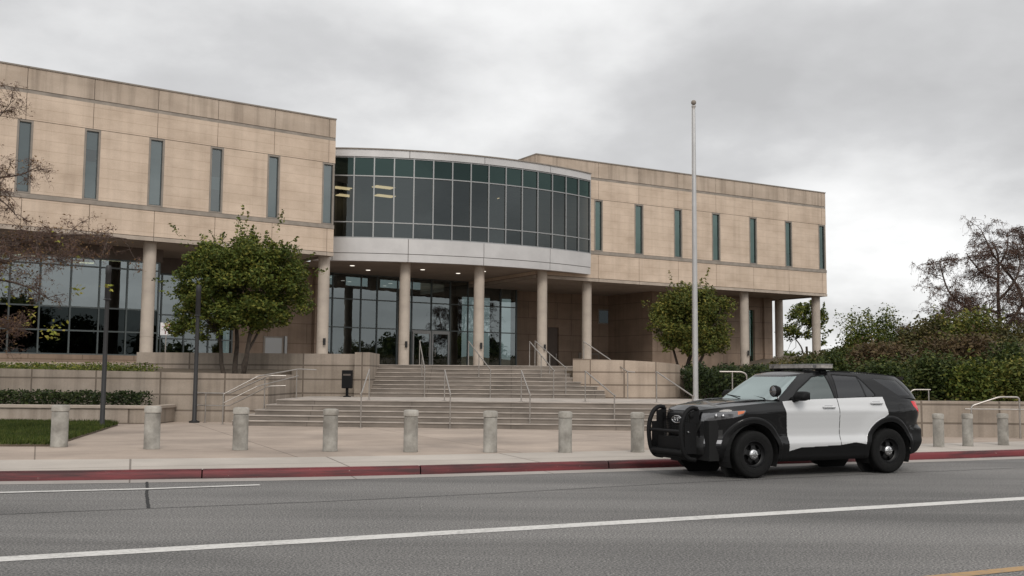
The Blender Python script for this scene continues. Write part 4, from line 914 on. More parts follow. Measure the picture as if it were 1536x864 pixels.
# bare weeping tree on the right
def weeping(name, label, loc, trunk, limbs, ntw, drop, seedm, twl=(0.7, 1.9), rt=0.011, leafn=5, leafs=0.085, sec=4, bl=1.0, br=0.024):
    t = thing(name, label, 'tree', loc); b = MB(); pts = []
    for P_, r_ in trunk: b.tube(smoothline([tuple(p) for p in P_], 5), list(np.linspace(r_, r_*0.25, (len(P_)-1)*5+1)), 10)
    for P_, ra, rb in limbs:
        S_ = smoothline([tuple(p) for p in P_], 6); b.tube(S_, list(np.linspace(ra, rb, len(S_))), 8)
        S_ = np.array(S_); L_ = np.linalg.norm(S_[-1]-S_[0])
        for _ in range(int(L_*sec)):                                # secondary branches, each with finer ones
            f_ = 0.15+0.85*rng.random(); i = min(len(S_)-2, int(f_*(len(S_)-1))); p = S_[i]; d_ = rng.normal(size=3)*[1, 0.7, 1]; d_[2] = d_[2]*0.6+0.25; d_ /= np.linalg.norm(d_)
            l_ = (0.6+1.3*rng.random())*(1.25-0.6*f_)*bl; q = [p+d_*l_*s+np.array([0, 0, -drop*0.25*l_*s*s])+rng.normal(size=3)*0.02*bl for s in np.linspace(0, 1, 7)]
            b.tube([tuple(v) for v in q], list(np.linspace(br, br*0.4, 7)), 5); pts += q[2:]
            for _k in range(4):
                q0 = q[rng.integers(2, 7)]; d2 = d_*0.6+rng.normal(size=3)*0.8; d2 /= np.linalg.norm(d2); l2 = l_*(0.3+0.4*rng.random())
                q2 = [q0+d2*l2*s+np.array([0, 0, -drop*0.5*l2*s*s]) for s in np.linspace(0, 1, 5)]; b.tube([tuple(v) for v in q2], list(np.linspace(br*0.5, br*0.25, 5)), 4); pts += q2[1:]
        pts += list(S_[len(S_)//2::3])
    b.build('trunk', M['barkgrey'], t, smooth=True)
    tw = MB(); LPn = []
    pts = np.array(pts)
    for _ in range(ntw):                                            # drooping twigs
        p = pts[rng.integers(len(pts))]+rng.normal(size=3)*0.05; a = rng.random()*6.28; l_ = twl[0]+(twl[1]-twl[0])*rng.random()**1.5
        h = np.array([math.cos(a), math.sin(a), 0])*(0.35+0.5*rng.random()); q = []
        up = 0.1+0.55*rng.random()
        for s in np.linspace(0, 1, 6): q.append(p+h*l_*s*(1-0.35*s)+np.array([0, 0, l_*(up*s-(drop)*s*s)])+rng.normal(size=3)*0.025)
        tw.tube([tuple(v) for v in q], list(np.linspace(rt, rt*0.5, 6)), 3, False)
        for _k in range(leafn):
            s = rng.random()*5; i = min(4, int(s)); LPn.append(q[i]+(q[i+1]-q[i])*(s-i)+rng.normal(size=3)*0.05)
    tw.build('twigs', M['twig'], t)
    LPn = np.array(LPn); leaves('seed_pods', LPn, rng.normal(size=LPn.shape), leafs, 0.55, seedm, t)
    return t
def at3(px, py, Y):                     # design helper: a picture point at a chosen depth
    d = w*1550+rr*(px-768)-uu*(py-432); k = Y/d.y; return np.array([d.x*k, Y, 1.65+d.z*k])
def rel(P_, loc, dy): return [at3(px, py, loc[1]+q)-np.array(loc) for (px, py), q in zip(P_, dy)]
loc = (at3(1500, 500, 55)[0], 55.0, 2.6)
weeping('bare_tree', 'big bare weeping tree with brown seed pods above the right shrubs', loc,
    [(rel([(1502, 545), (1500, 500), (1497, 440), (1497, 385), (1488, 365)], loc, [0, 0, 0, .2, .3]), 0.13)],
    [(rel([(1500, 505), (1478, 482), (1452, 462), (1425, 440), (1412, 405), (1410, 390)], loc, [0, -.3, -.6, -.9, -1, -1]), .09, .02),
     (rel([(1500, 508), (1470, 492), (1440, 482), (1415, 480), (1385, 488), (1362, 492)], loc, [0, .4, .8, 1, 1.2, 1.2]), .075, .015),
     (rel([(1499, 470), (1485, 466), (1460, 462), (1432, 470), (1405, 478)], loc, [0, -.5, -1, -1.4, -1.7]), .10, .02),
     (rel([(1540, 470), (1526, 430), (1508, 405), (1492, 385), (1478, 358), (1472, 345)], loc, [.5, .6, .6, .6, .6, .5]), .10, .02),
     (rel([(1502, 500), (1525, 470), (1545, 430), (1540, 380), (1528, 352)], loc, [0, .5, 1, 1.2, 1.4]), .10, .02),
     (rel([(1498, 420), (1475, 410), (1458, 392), (1450, 380)], loc, [0, -.5, -.8, -1]), .07, .02),
     (rel([(1498, 450), (1520, 425), (1530, 395), (1525, 365)], loc, [0, -.6, -.8, -1]), .08, .02),
     (rel([(1500, 480), (1530, 470), (1560, 475)], loc, [0, -.6, -.8]), .08, .02),
     (rel([(1498, 400), (1510, 375), (1512, 352)], loc, [0, .3, .5]), .06, .02)], 6500, 0.75, M['leaf_seed'], (0.25, 0.95), 0.008, 4, 0.075, 6, 1.1, 0.020)
# near bare tree reaching in from the left edge
loc = (-13.6, 23.5, 0.18)
nt_ = weeping('bare_tree', 'nearly leafless tree whose twigs reach in at the left edge', loc,
    [(rel([(-135, 690), (-130, 560), (-110, 430), (-90, 330), (-95, 230), (-80, 120)], loc, [0, 0, 0, 0, 0, 0]), 0.17)],
    [(rel([(-112, 440), (-40, 385), (20, 368), (70, 355), (130, 352), (190, 358)], loc, [0, -.3, -.6, -.7, -.8, -.8]), .075, .008),
     (rel([(-112, 470), (-60, 440), (-10, 420), (40, 430), (75, 450)], loc, [0, .3, .5, .6, .6]), .055, .008),
     (rel([(-90, 340), (-50, 300), (-10, 270), (30, 262), (62, 248)], loc, [0, .4, .6, .7, .7]), .05, .006),
     (rel([(-95, 250), (-50, 220), (-15, 190), (20, 150)], loc, [0, .2, .3, .3]), .045, .006),
     (rel([(-112, 430), (-50, 400), (0, 395), (45, 385), (100, 395)], loc, [0, -.8, -1.2, -1.4, -1.5]), .05, .006),
     (rel([(-115, 480), (-60, 490), (0, 490), (50, 500)], loc, [0, -.2, -.4, -.4]), .04, .006),
     (rel([(-95, 320), (-50, 290), (0, 300), (30, 330)], loc, [0, -.4, -.5, -.5]), .04, .006),
     (rel([(-80, 180), (-60, 100), (-40, 60)], loc, [0, 0, 0]), .045, .008)], 4600, 0.5, M['leaf_dry'], (0.15, 0.5), 0.0038, 1, 0.06, 9, 0.5, 0.010)
P = []
for (px, py, Y, n, sg_) in ((80, 498, 23, 34, .12), (112, 436, 23, 12, .08), (10, 400, 23, 22, .2), (165, 430, 22.8, 10, .07), (45, 480, 23, 14, .12), (90, 370, 22.8, 10, .15), (30, 440, 23, 14, .2)):
    P.append(at3(px, py, Y)-np.array(loc)+rng.normal(size=(n, 3))*sg_)
P = np.concatenate(P); leaves('foliage', P, rng.normal(size=P.shape)+np.array([0, -0.6, 0]), 0.11, 0.55, M['leaf_lime'], nt_)
# trees across the street, seen only in the glass
for i, (x, y, s) in enumerate(((24, -12, 1.0), (34, 4, 1.25), (48, 10, 0.9), (62, 30, 1.2), (80, 18, 1.3), (95, 40, 1.2), (16, -26, 1.1), (70, -12, 1.4), (110, 20, 1.5))):
    if i == 0:
        t0 = thing('street_tree', 'broad tree across the street, seen only reflected in the glass', 'tree', (x, y, 0), 0, 'trees across the street')
        b = MB(); limb(b, (0, 0, 0), (0, 0, 3), 0.22, 0.15); b.build('trunk', M['bark'], t0)
        Pq, Nq, _c = crown_points([(0, 0, 4, 2.6, 2.6, 1.8), (1.4, 0, 3.4, 1.6, 1.6, 1.2), (-1.3, 0.4, 3.6, 1.6, 1.6, 1.3), (0, 0, 5.2, 1.5, 1.5, 1)], 260, 14, 0.35); leaves('crown', Pq, Nq, 0.45, 0.6, M['leaf_shrub'], t0)
    else:
        o = copy_tree(t0); o.location = (x, y, 0); o.scale = (s, s, s); o.rotation_euler.z = i*1.3
# ================================================================== POLICE CAR (built in its own metres: x forward, y to the driver's side)
M['carblack'] = mat('black_car_paint', (0.004, 0.004, 0.0045), 0.35, 0.0, Specular_IOR_Level=0.10, Coat_Weight=0.6, Coat_Roughness=0.03)
M['carwhite'] = mat('white_car_paint', (0.52, 0.525, 0.53), 0.30, 0.0, Coat_Weight=0.7, Coat_Roughness=0.06)
M['cladding'] = plain('black_plastic_cladding', (0.005, 0.005, 0.0053), 0.65, 14, 0.15, Specular_IOR_Level=0.2)
M['gap'] = mat('panel_gap', (0.002, 0.002, 0.002), 0.9)
M['rubber'] = plain('tyre_rubber', (0.0075, 0.0075, 0.0075), 0.85, 18, 0.3, Specular_IOR_Level=0.2)
M['rim'] = plain('black_steel_rim', (0.007, 0.007, 0.0075), 0.4, 10, 0.2, Specular_IOR_Level=0.3)
M['chrome'] = mat('chrome', (0.52, 0.52, 0.52), 0.16, 1.0)
M['tint'] = mat('tinted_glass', (0.012, 0.013, 0.015), 0.04, 0.0, IOR=1.6, Coat_Weight=0.0)
M['sideglass'] = mat('front_side_glass', (0.050, 0.066, 0.064), 0.03, 0.0, IOR=1.8)
M['windshield'] = glass('windscreen_glass', (0.36, 0.42, 0.40), 0.06, rc=(0.58, 0.67, 0.66))
M['headlamp'] = mat('headlamp_lens', (0.12, 0.12, 0.125), 0.16, 0.55, Coat_Weight=1.0)
M['headlamp_in'] = mat('headlamp_reflector', (0.55, 0.55, 0.56), 0.12, 0.9)
M['amber'] = mat('amber_lens', (0.55, 0.13, 0.03), 0.15, 0.0, Coat_Weight=1.0)
M['redlens'] = mat('red_lens', (0.60, 0.010, 0.016), 0.25, 0.0, Specular_IOR_Level=0.2, Coat_Weight=0.25)
M['mesh'] = mat('grille_mesh', (0.010, 0.010, 0.010), 0.5)
M['silverplastic'] = mat('silver_trim', (0.30, 0.30, 0.31), 0.35, 0.4)
M['barlens'] = plain('light_bar_lens', (0.30, 0.28, 0.26), 0.2, 9, 0.5)
M['seat'] = plain('dark_interior', (0.03, 0.03, 0.031), 0.85, 6, 0.2)
CS = 0.9455
car = thing('police_car', 'black and white police SUV with push bumper and roof light bar at the red kerb', 'police car', (4.995, 18.735, 0.004), R(-155.854))
car.scale = (CS*1.015, CS, CS)
XM = -0.08
ip = lambda v, xs, ys: np.interp(v, xs, ys)
def cr(xs, ys):
    """smooth interpolation through points"""
    xs, ys = np.array(xs, float), np.array(ys, float); m_ = np.gradient(ys, xs)
    def f(v):
        v = np.clip(v, xs[0], xs[-1]); i = np.clip(np.searchsorted(xs, v)-1, 0, len(xs)-2); h = xs[i+1]-xs[i]; t = (v-xs[i])/h
        return (2*t**3-3*t**2+1)*ys[i]+(t**3-2*t**2+t)*h*m_[i]+(-2*t**3+3*t**2)*ys[i+1]+(t**3-t**2)*h*m_[i+1]
    return f
zt_f = cr([-2.6, -2.45, -2.2, -1.4, -.35, .7, 1.0, 1.6, 2.05, 2.3, 2.44], [1.34, 1.385, 1.415, 1.415, 1.39, 1.355, 1.335, 1.285, 1.235, 1.195, 1.15])
zb_f = cr([-2.6, -2.4, -2.15, -1.2, 1.0, 1.9, 2.3, 2.44], [0.50, 0.38, 0.33, 0.29, 0.27, 0.27, 0.31, 0.34])
W_f = cr([.26, .32, .40, .47, .53, .59, .64, .72, .82, .95, 1.08, 1.16, 1.195, 1.26, 1.33, 1.42], [.885, .930,   .950, .966, .982, .989, .978, .955, .957, .974, .994, 1.002, .996, .974, .956, .922])
XF_f = cr([.26, .40, .52, .60, .80, 1.0, 1.10, 1.16, 1.25, 1.42], [2.26, 2.40, 2.44, 2.43, 2.425, 2.42, 2.40, 2.37, 2.30, 2.2])
XR_f = cr([.26, .38, .50, .65, .82, .87, 1.1, 1.3, 1.36, 1.42], [-2.30, -2.50, -2.585, -2.61, -2.60, -2.54, -2.53, -2.49, -2.46, -2.42])
WHX = (1.515, -1.535); WZ, WR_ = 0.413, 0.410
def sect(nf, nr, ds=0.0075):
    """x', y' of the half loop from the front centre round the driver's side to the rear centre"""
    X_ = []; Y_ = []
    ye = 0.90
    for y in np.arange(0, ye, 0.004): X_.append((1-y**nf)**(1/nf)); Y_.append(y)
    xf = (1-ye**nf)**(1/nf)
    xrr = (1-ye**nr)**(1/nr)
    for x in np.arange(xf, 0, -ds/2.5): X_.append(x); Y_.append((1-x**nf)**(1/nf))
    for x in np.arange(0, xrr, ds/2.5): X_.append(-x); Y_.append((1-x**nr)**(1/nr))
    for y in np.arange(ye, -1e-9, -0.02): X_.append(-(1-max(y, 0)**nr)**(1/nr)); Y_.append(max(y, 0))
    X_.append(-1.0); Y_.append(0.0)
    return np.array(X_), np.array(Y_)
def inp(x, z, poly):
    r_ = np.zeros(np.shape(x), bool)
    for (x1, z1), (x2, z2) in zip(poly, poly[1:]+poly[:1]): r_ ^= ((z1 > z) != (z2 > z)) & (x < (x2-x1)*(z-z1)/(z2-z1+1e-12)+x1)
    return r_
def distp(x, z, poly, closed=True):
    d = np.full(np.shape(x), 9.0); sg = list(zip(poly, poly[1:]+poly[:1])) if closed else list(zip(poly[:-1], poly[1:]))
    for (x1, z1), (x2, z2) in sg:
        L2 = (x2-x1)**2+(z2-z1)**2+1e-12; t = np.clip(((x-x1)*(x2-x1)+(z-z1)*(z2-z1))/L2, 0, 1); d = np.minimum(d, np.hypot(x-x1-t*(x2-x1), z-z1-t*(z2-z1)))
    return d
# ---------- lower body
xp, yp = sect(3.7, 7.0); nu = len(xp); nv = 150
U = np.repeat(np.arange(nu), nv+1).reshape(nu, nv+1); v = np.linspace(0, 1, nv+1)[None, :]
xn = np.where(xp > 0, XM+(2.40-XM)*xp, XM+(2.52+XM)*xp)[:, None]
z = zb_f(xn)+(zt_f(xn)-zb_f(xn))*v
x = np.where(xp[:, None] > 0, XM+(XF_f(z)-XM)*xp[:, None], XM+(XM-XR_f(z))*xp[:, None]); y = W_f(z)*yp[:, None]
# wheel arches: swell outward round the openings
rho = np.minimum(np.hypot(x-WHX[0], (z-WZ)*0.93), np.hypot(x-WHX[1], (z-WZ)*0.93))
side_m = np.clip((yp[:, None]-0.7)/0.15, 0, 1)
y = y+side_m*0.022*np.exp(-np.clip(rho-0.60, 0, 9)**2/0.02)*(rho > 0.5)
flare = (rho < 0.60) & (rho > 0.505) & (yp[:, None] > 0.75)
y = y+0.022*side_m*np.clip((0.605-rho)/0.035, 0, 1)*(rho > 0.49)
FD = [(.885, 1.46), (.885, 1.30), (.835, 1.12), (.765, .455), (.512, .515), (-.393, .545), (-.345, 1.46)]
RD = [(-.345, 1.46), (-.393, .545), (-.72, .588), (-.96, .552), (-1.06, .52), (-1.07, .70), (-1.16, .86), (-1.30, .985), (-1.44, 1.05), (-1.505, 1.09), (-1.445, 1.46)]
xc = 0.25*(x[:-1, :-1]+x[1:, :-1]+x[:-1, 1:]+x[1:, 1:]); zc = 0.25*(z[:-1, :-1]+z[1:, :-1]+z[:-1, 1:]+z[1:, 1:]); yc = 0.25*(y[:-1, :-1]+y[1:, :-1]+y[:-1, 1:]+y[1:, 1:])
rc_ = np.minimum(np.hypot(xc-WHX[0], (zc-WZ)*0.93), np.hypot(xc-WHX[1], (zc-WZ)*0.93)); sidef = yc > 0.72
cls = np.zeros(xc.shape, int)                 # 0 body, -1 hole, 1 front door, 2 rear door, 3 cladding, 4 arch, 5 grille, 6 headlamp, 7 amber, 8 tail lamp, 9 gap, 10 silver trim, 11 lower intake
rock = 0.46
cls[(zc < 0.50) & (xc > 1.9)] = 3
cls[(zc < 0.54) & (xc < 1.05) & (xc > -1.1) & sidef] = 3
cls[(zc < 0.80) & (xc < -2.12)] = 3
cls[(np.abs(yc) < 0.60) & (zc > 0.40) & (zc < 0.70) & (xc > 1.9)] = 11
cls[(np.abs(yc) < 0.56-0.10*np.abs(zc-0.95)/0.2) & (zc > 0.735) & (zc < 1.125) & (xc > 1.9)] = 5
hlz1 = ip(xc, [1.66, 1.85, 2.30, 2.45], [1.190, 1.172, 1.125, 1.11]); hlz0 = ip(xc, [1.66, 1.70, 1.85, 2.25, 2.45], [1.16, 1.105, 1.06, 0.99, 0.98])
hl = (xc > 1.66) & (yc > 0.56) & (zc < hlz1) & (zc > hlz0); cls[hl] = 6; cls[hl & (xc < 1.80) & (zc > hlz0+0.028) & (zc < hlz1-0.012)] = 7
fog = (xc > 1.8) & (yc > 0.62) & inp(yc, zc, [(.62, .74), (.92, .60), (.94, .66), (.80, .70), (.70, .78)]); pass
fogd = (xc > 2.05) & (yc > 0.62) & (zc > 0.70) & (zc < 0.84); cls[fogd] = 11; cls[(xc > 2.05) & (yc > 0.60) & (zc > 0.60) & (zc < 0.665-0.12*(yc-0.75))] = 10
tl = inp(np.where(yc > 0.5, xc, 9), zc, [(-2.17, 1.335), (-2.22, 1.24), (-2.36, 1.13), (-2.44, 1.04), (-2.7, 1.04), (-2.7, 1.335)]); cls[tl] = 8
cls[sidef & inp(xc, zc, FD)] = 1; cls[sidef & inp(xc, zc, RD)] = 2
arch = (rc_ < 0.595) & sidef; cls[arch] = 4; cls[(rc_ < 0.505) & sidef & (zc < 1.1)] = -1
gapm = sidef & ((distp(xc, zc, [(.885, 1.36), (.885, 1.30), (.835, 1.12), (.765, .455)], False) < 0.007) | (distp(xc, zc, [(-.345, 1.46), (-.393, .50)], False) < 0.0065) | (distp(xc, zc, RD[7:], False) < 0.0065) | (distp(xc, zc, [(-2.2, 0.81), (-2.7, 0.81)], False) < 0.006))
gapm |= (distp(xc, zc, [(1.62, 1.33), (2.30, 1.165), (2.5, 1.135)], False) < 0.006) & (xc > 1.5) & (xc > 1.62) | ((np.abs(zc-0.505) < 0.006) & (xc > 1.9) & (cls < 4))
cls[gapm & (cls != 4) & (cls != -1)] = 9
fuel = sidef & (np.abs(np.hypot((xc+1.86)/0.9, zc-1.20)-0.085) < 0.005); cls[fuel & (cls == 0)] = 9
# the lens areas sit a little proud, the dark openings a little in
def faces_of(sel, nvv): i, j = np.nonzero(sel); a = i*(nvv+1)+j; return np.stack([a, a+nvv+1, a+nvv+2, a+1], 1)
def emit_part(name, P, F, mt, parent, flip=False, mats=None, dy=0.0):
    if len(F) == 0: return None
    if flip: F = F[:, ::-1]
    idx, inv = np.unique(F, return_inverse=True); return ob(name, P[idx], inv.reshape(F.shape), mt, parent, smooth=True)
PL = np.stack([x, y, z], -1).reshape(-1, 3); PR = PL*np.array([1, -1, 1])
def both(sel, nvv, PLx): return faces_of(sel, nvv)
fL = lambda c: faces_of(cls == c, nv)[:, ::-1]
parts = {0: ('body', 'carblack'), 3: ('bumper_cladding', 'cladding'), 4: ('arch_trim', 'cladding')}
def joined(name, c, mt, parent=car):
    F = fL(c); P = np.concatenate([PL, PR]); return emit_part(name, P, np.concatenate([F, F[:, ::-1]+len(PL)]), M[mt], parent)
def split(o, names=None):
    bm = bmesh.new(); bm.from_mesh(o.data); bmesh.ops.remove_doubles(bm, verts=bm.verts, dist=1e-5); bm.verts.ensure_lookup_table()
    lab = {}; comps = []
    for v0 in bm.verts:
        if v0.index in lab: continue
        st_ = [v0]; lab[v0.index] = len(comps); n_ = 0
        while st_:
            q = st_.pop(); n_ += 1
            for e_ in q.link_edges:
                r_ = e_.other_vert(q)
                if r_.index not in lab: lab[r_.index] = len(comps); st_.append(r_)
        comps.append(n_)
    for k in range(len(comps)):
        fs = [[v_.index for v_ in f_.verts] for f_ in bm.faces if lab[f_.verts[0].index] == k]
        if len(fs) < 3: continue
        idx = sorted({i for f_ in fs for i in f_}); mp_ = {i: n_ for n_, i in enumerate(idx)}
        ob(o.name.split('.')[0], [bm.verts[i].co[:] for i in idx], [[mp_[i] for i in f_] for f_ in fs], o.data.materials[0], car, smooth=True)
    bm.free(); bpy.data.objects.remove(o)
split(joined('body_panel', 0, 'carblack')); split(joined('cladding', 3, 'cladding')); split(joined('panel_gap', 9, 'gap')); 
split(joined('wheel_arch_trim', 4, 'cladding')); split(joined('grille', 5, 'mesh')); split(joined('lower_intake', 11, 'mesh')); split(joined('fog_lamp_trim', 10, 'silverplastic'))
for PP, sgn in ((PL, 1), (PR, -1)):
    for c, nm, mt in ((1, 'front_door', 'carwhite'), (2, 'rear_door', 'carwhite'), (6, 'headlight', 'headlamp'), (8, 'tail_light', 'redlens')):
        F = fL(c); o = emit_part(nm, PP, F if sgn > 0 else F[:, ::-1], M[mt], car)
        if c in (1, 2):
            hx, hz = ((-.12, 1.232), (-1.25, 1.30))[c-1]; yy = float(W_f(np.array(hz)))+0.004
            b = MB(); b.tube(bend([(hx+.13, sgn*yy, hz), (hx+.12, sgn*(yy+.036), hz+.003), (hx-.12, sgn*(yy+.036), hz+.003), (hx-.13, sgn*yy, hz)], 0.03), 0.017, 8); b.build('handle', M['carwhite'], o, smooth=0.8)
            b = MB(); b.bbox(hx-.085, hx+.085, min(sgn*(yy-.012), sgn*(yy+.004)), max(sgn*(yy-.012), sgn*(yy+.004)), hz-.035, hz+.03, .003); b.build('handle_recess', M['silverplastic'], o)
        if c == 6:
            F = fL(7); emit_part('turn_signal', PP, F if sgn > 0 else F[:, ::-1], M['amber'], o)
            for hx, hy, rr_ in ((2.16, .75, .034), (2.06, .82, .030)):
                b = MB(); b.lathe([(rr_, -0.02), (rr_, 0.012), (rr_*0.6, 0.02)], 14, (hx, sgn*hy, 1.085), 'x'); b.build('lamp', M['headlamp_in'], o, smooth=True)
# rocker steps into the doors: dark sculpted line under the white
# ---------- greenhouse
xg, yg = sect(6.5, 7.5); ng = len(xg); mg = 90
XW_f = cr([1.28, 1.36, 1.50, 1.65, 1.80, 1.84, 1.9], [1.16, 1.06, .86, .64, .40, .34, .28]); XQ_f = cr([1.30, 1.40, 1.60, 1.74, 1.80, 1.9], [-2.50, -2.46, -2.32, -2.19, -2.12, -2.08])
WG_f = cr([1.30, 1.40, 1.50, 1.60, 1.72, 1.82, 1.9], [.945, .918, .885, .845, .785, .715, .655]); GM = -0.65
zr_f = cr([-2.3, -2.15, -1.8, -1.25, -.43, .1, .35, .5], [1.755, 1.775, 1.815, 1.85, 1.872, 1.850, 1.815, 1.78])
xt_ = np.where(xg > 0, GM+(.36-GM)*xg, GM+(2.12+GM)*xg)[:, None]; xb_ = np.where(xg > 0, GM+(1.06-GM)*xg, GM+(2.46+GM)*xg)[:, None]
v = np.linspace(0, 1, mg+1)[None, :]; zb0 = np.where(xg[:, None] > 0.97, 1.33, zt_f(np.clip(xb_, -2.6, .95))-0.03)
z = zb0+(zr_f(xt_)-zb0)*v; x = np.where(xg[:, None] > 0, GM+(XW_f(z)-GM)*xg[:, None], GM+(GM-XQ_f(z))*xg[:, None]); y = WG_f(z)*yg[:, None]
xc = 0.25*(x[:-1, :-1]+x[1:, :-1]+x[:-1, 1:]+x[1:, 1:]); zc = 0.25*(z[:-1, :-1]+z[1:, :-1]+z[:-1, 1:]+z[1:, 1:]); yc = 0.25*(y[:-1, :-1]+y[1:, :-1]+y[:-1, 1:]+y[1:, 1:]); ypc = (0.5*(yg[:-1]+yg[1:]))[:, None]+0*xc; xpc = (0.5*(xg[:-1]+xg[1:]))[:, None]+0*xc
cls = np.zeros(xc.shape, int); sf = (ypc > 0.93)
FW = [(.63, 1.372), (.44, 1.545), (.06, 1.772), (-.24, 1.815), (-.31, 1.376)]
RWn = [(-.43, 1.818), (-1.00, 1.79), (-1.27, 1.47), (-1.27, 1.43), (-.40, 1.40)]
QW = [(-1.34, 1.765), (-1.93, 1.728), (-2.20, 1.452), (-2.17, 1.442), (-1.86, 1.442)]
cls[sf & inp(xc, zc, FW)] = 1; cls[sf & inp(xc, zc, RWn)] = 2; cls[sf & (distp(xc, zc, [(-.985, 1.83), (-1.07, 1.39)], False) < 0.014) & (cls == 2)] = 0; cls[sf & inp(xc, zc, QW)] = 3
zrc = zr_f(np.where(xpc > 0, GM+(.36-GM)*xpc, 0)); cls[(xpc > 0.8) & (ypc < 0.885) & (zc > 1.36) & (zc < zrc-0.035)] = 4
cls[(xpc < -0.8) & (ypc < 0.86) & (zc > 1.42) & (zc < 1.73)] = 5
gg = sf & ((distp(xc, zc, [(-.345, 1.40), (-.335, 1.86)], False) < 0.006)); cls[gg & (cls == 0)] = 9
edge = sf & (cls == 0) & ((distp(xc, zc, FW) < 0.022) | (distp(xc, zc, RWn) < 0.022)); cls[edge] = 6
PL2 = np.stack([x, y, z], -1).reshape(-1, 3); PR2 = PL2*np.array([1, -1, 1])
def jn2(name, c, mt, parent=car, inset=0.0):
    F = faces_of(cls == c, mg)[:, ::-1]; P = np.concatenate([PL2, PR2])*np.array([1, 1-inset, 1]); return emit_part(name, P, np.concatenate([F, F[:, ::-1]+len(PL2)]), M[mt], parent)
cab = jn2('cabin_frame', 0, 'carblack'); split(jn2('window_trim', 6, 'cladding')); jn2('panel_gap', 9, 'gap'); jn2('windscreen', 4, 'windshield', inset=0.004); jn2('rear_window', 5, 'tint')
for PP, sgn in ((PL2, 1), (PR2, -1)):
    for c, nm, mt in ((1, 'front_window', 'sideglass'), (2, 'rear_window', 'tint'), (3, 'quarter_window', 'tint')):
        F = faces_of(cls == c, mg)[:, ::-1]; emit_part(nm, PP*np.array([1, 0.995, 1]), F if sgn > 0 else F[:, ::-1], M[mt], car)
# ---------- caps: hood + shelf over the lower body, roof over the cabin
def cap(name, PLx, nvv, crown, mt, lim=None, n=26, rnd=2.4):
    top = PLx.reshape(-1, nvv+1, 3)[:, -1]
    if lim: top = top[(top[:, 0] > lim)]
    s = np.linspace(1, -1, n+1); s = np.sign(s)*(1-(1-np.abs(s))**1.5)
    cz = crown(top[:, 0])
    V = np.stack([np.stack([top[:, 0], top[:, 1]*q, top[:, 2]+cz*(1-abs(q)**rnd)], 1) for q in s], 1)
    i, j = np.meshgrid(np.arange(len(top)-1), np.arange(n), indexing='ij'); a = (i*(n+1)+j).ravel()
    return ob(name, V.reshape(-1, 3), np.stack([a, a+1, a+n+2, a+n+1], 1)[:, ::-1], M[mt], car, smooth=True)
tp = PL.reshape(-1, nv+1, 3)[:, -1]
cap('hood', PL[:, :], nv, lambda xx: ip(xx, [-2.5, .5, .9, 1.05, 1.7, 2.2, 2.36], [0, 0, .02, .035, .06, .05, 0.0]), 'carblack', lim=-2.6)
cap('roof', PL2, mg, lambda xx: ip(xx, [-2.15, -1.9, -.5, .2, .34], [0.0, .02, .045, .035, 0.0]), 'carblack', rnd=2.2)
# two raised lines on the hood, roof rails, rear spoiler
b = MB()
for s in (1, -1): b.tube([(2.25, s*.40, 1.19), (1.9, s*.50, 1.275), (1.4, s*.60, 1.335), (1.02, s*.66, 1.358)], [.006, .022, .024, .012], 8)
b.build('hood_ridge', M['carblack'], car, smooth=True)
b = MB(); b.prism([(-2.02, .66), (-2.02, -.66), (-2.28, -.60), (-2.33, 0), (-2.28, .60)][::-1], [1.735]*5, [1.80, 1.755, 1.75, 1.755, 1.80][::-1]); b.build('spoiler', M['carblack'], car, smooth=0.5)
for s in (1, -1):
    b = MB(); b.tube(bend([(.15, s*.66, 1.862), (-.4, s*.645, 1.892), (-1.3, s*.635, 1.872), (-2.0, s*.65, 1.805)], .3), 0.012, 6); b.build('roof_rail', M['cladding'], car, smooth=True)
# wipers
b = MB(); b.tube([(1.02, .62, 1.385), (.93, .05, 1.44)], 0.009, 5); b.tube([(1.06, -.05, 1.40), (.95, -.60, 1.43)], 0.009, 5); b.build('wiper', M['cladding'], car)
# underbody and wheel wells
b = MB(); b.box(-2.3, 2.2, -.62, .62, .30, .55); b.box(-1.0, 0.98, -.90, .90, .29, .40); b.box(-.95, .95, -.86, .86, .40, 1.0); b.box(2.1, 2.3, -.75, .75, .3, 1.0); b.box(-2.42, -2.15, -.75, .75, .45, 1.2); b.build('underbody', M['gap'], car)
for xx in WHX:
    for s in (1, -1):
        b = MB(); n = 20; vs = []
        for i in range(n+1):
            a = R(-25+230*i/n); vs += [(xx+.515*math.cos(a), s*.965, WZ+.53*math.sin(a)), (xx+.515*math.cos(a), s*.60, WZ+.53*math.sin(a))]
        b.add(vs, [(2*i, 2*i+1, 2*i+3, 2*i+2) for i in range(n)]); b.add([(xx+.515*math.cos(R(a)), s*.60, WZ+.53*math.sin(R(a))) for a in range(0, 360, 18)], [tuple(range(20))])
        b.build('wheel_well', M['gap'], car)
# interior: dashboard, seats, steering wheel
b = MB(); b.bbox(.55, 1.0, -.80, .80, 1.0, 1.33, .05); b.build('dashboard', M['seat'], car)
for xx, yy in ((-.15, .42), (-.15, -.42), (-1.1, .42), (-1.1, -.42)):
    b = MB(); b.bbox(xx-.12, xx+.08, yy-.25, yy+.25, .9, 1.5, .06); b.bbox(xx-.08, xx+.02, yy-.13, yy+.13, 1.52, 1.68, .04); b.build('seat', M['seat'], car)
b = MB(); b.tube([(.42+.06*math.sin(a), .42+.19*math.cos(a), 1.32+.17*math.sin(a)) for a in np.linspace(0, 2*math.pi, 25)], .014, 6); b.build('steering_wheel', M['seat'], car, smooth=True)
b = MB(); b.bbox(.40, .43, -.12, .12, 1.66, 1.73, .01); b.build('rear_view_mirror', M['seat'], car)
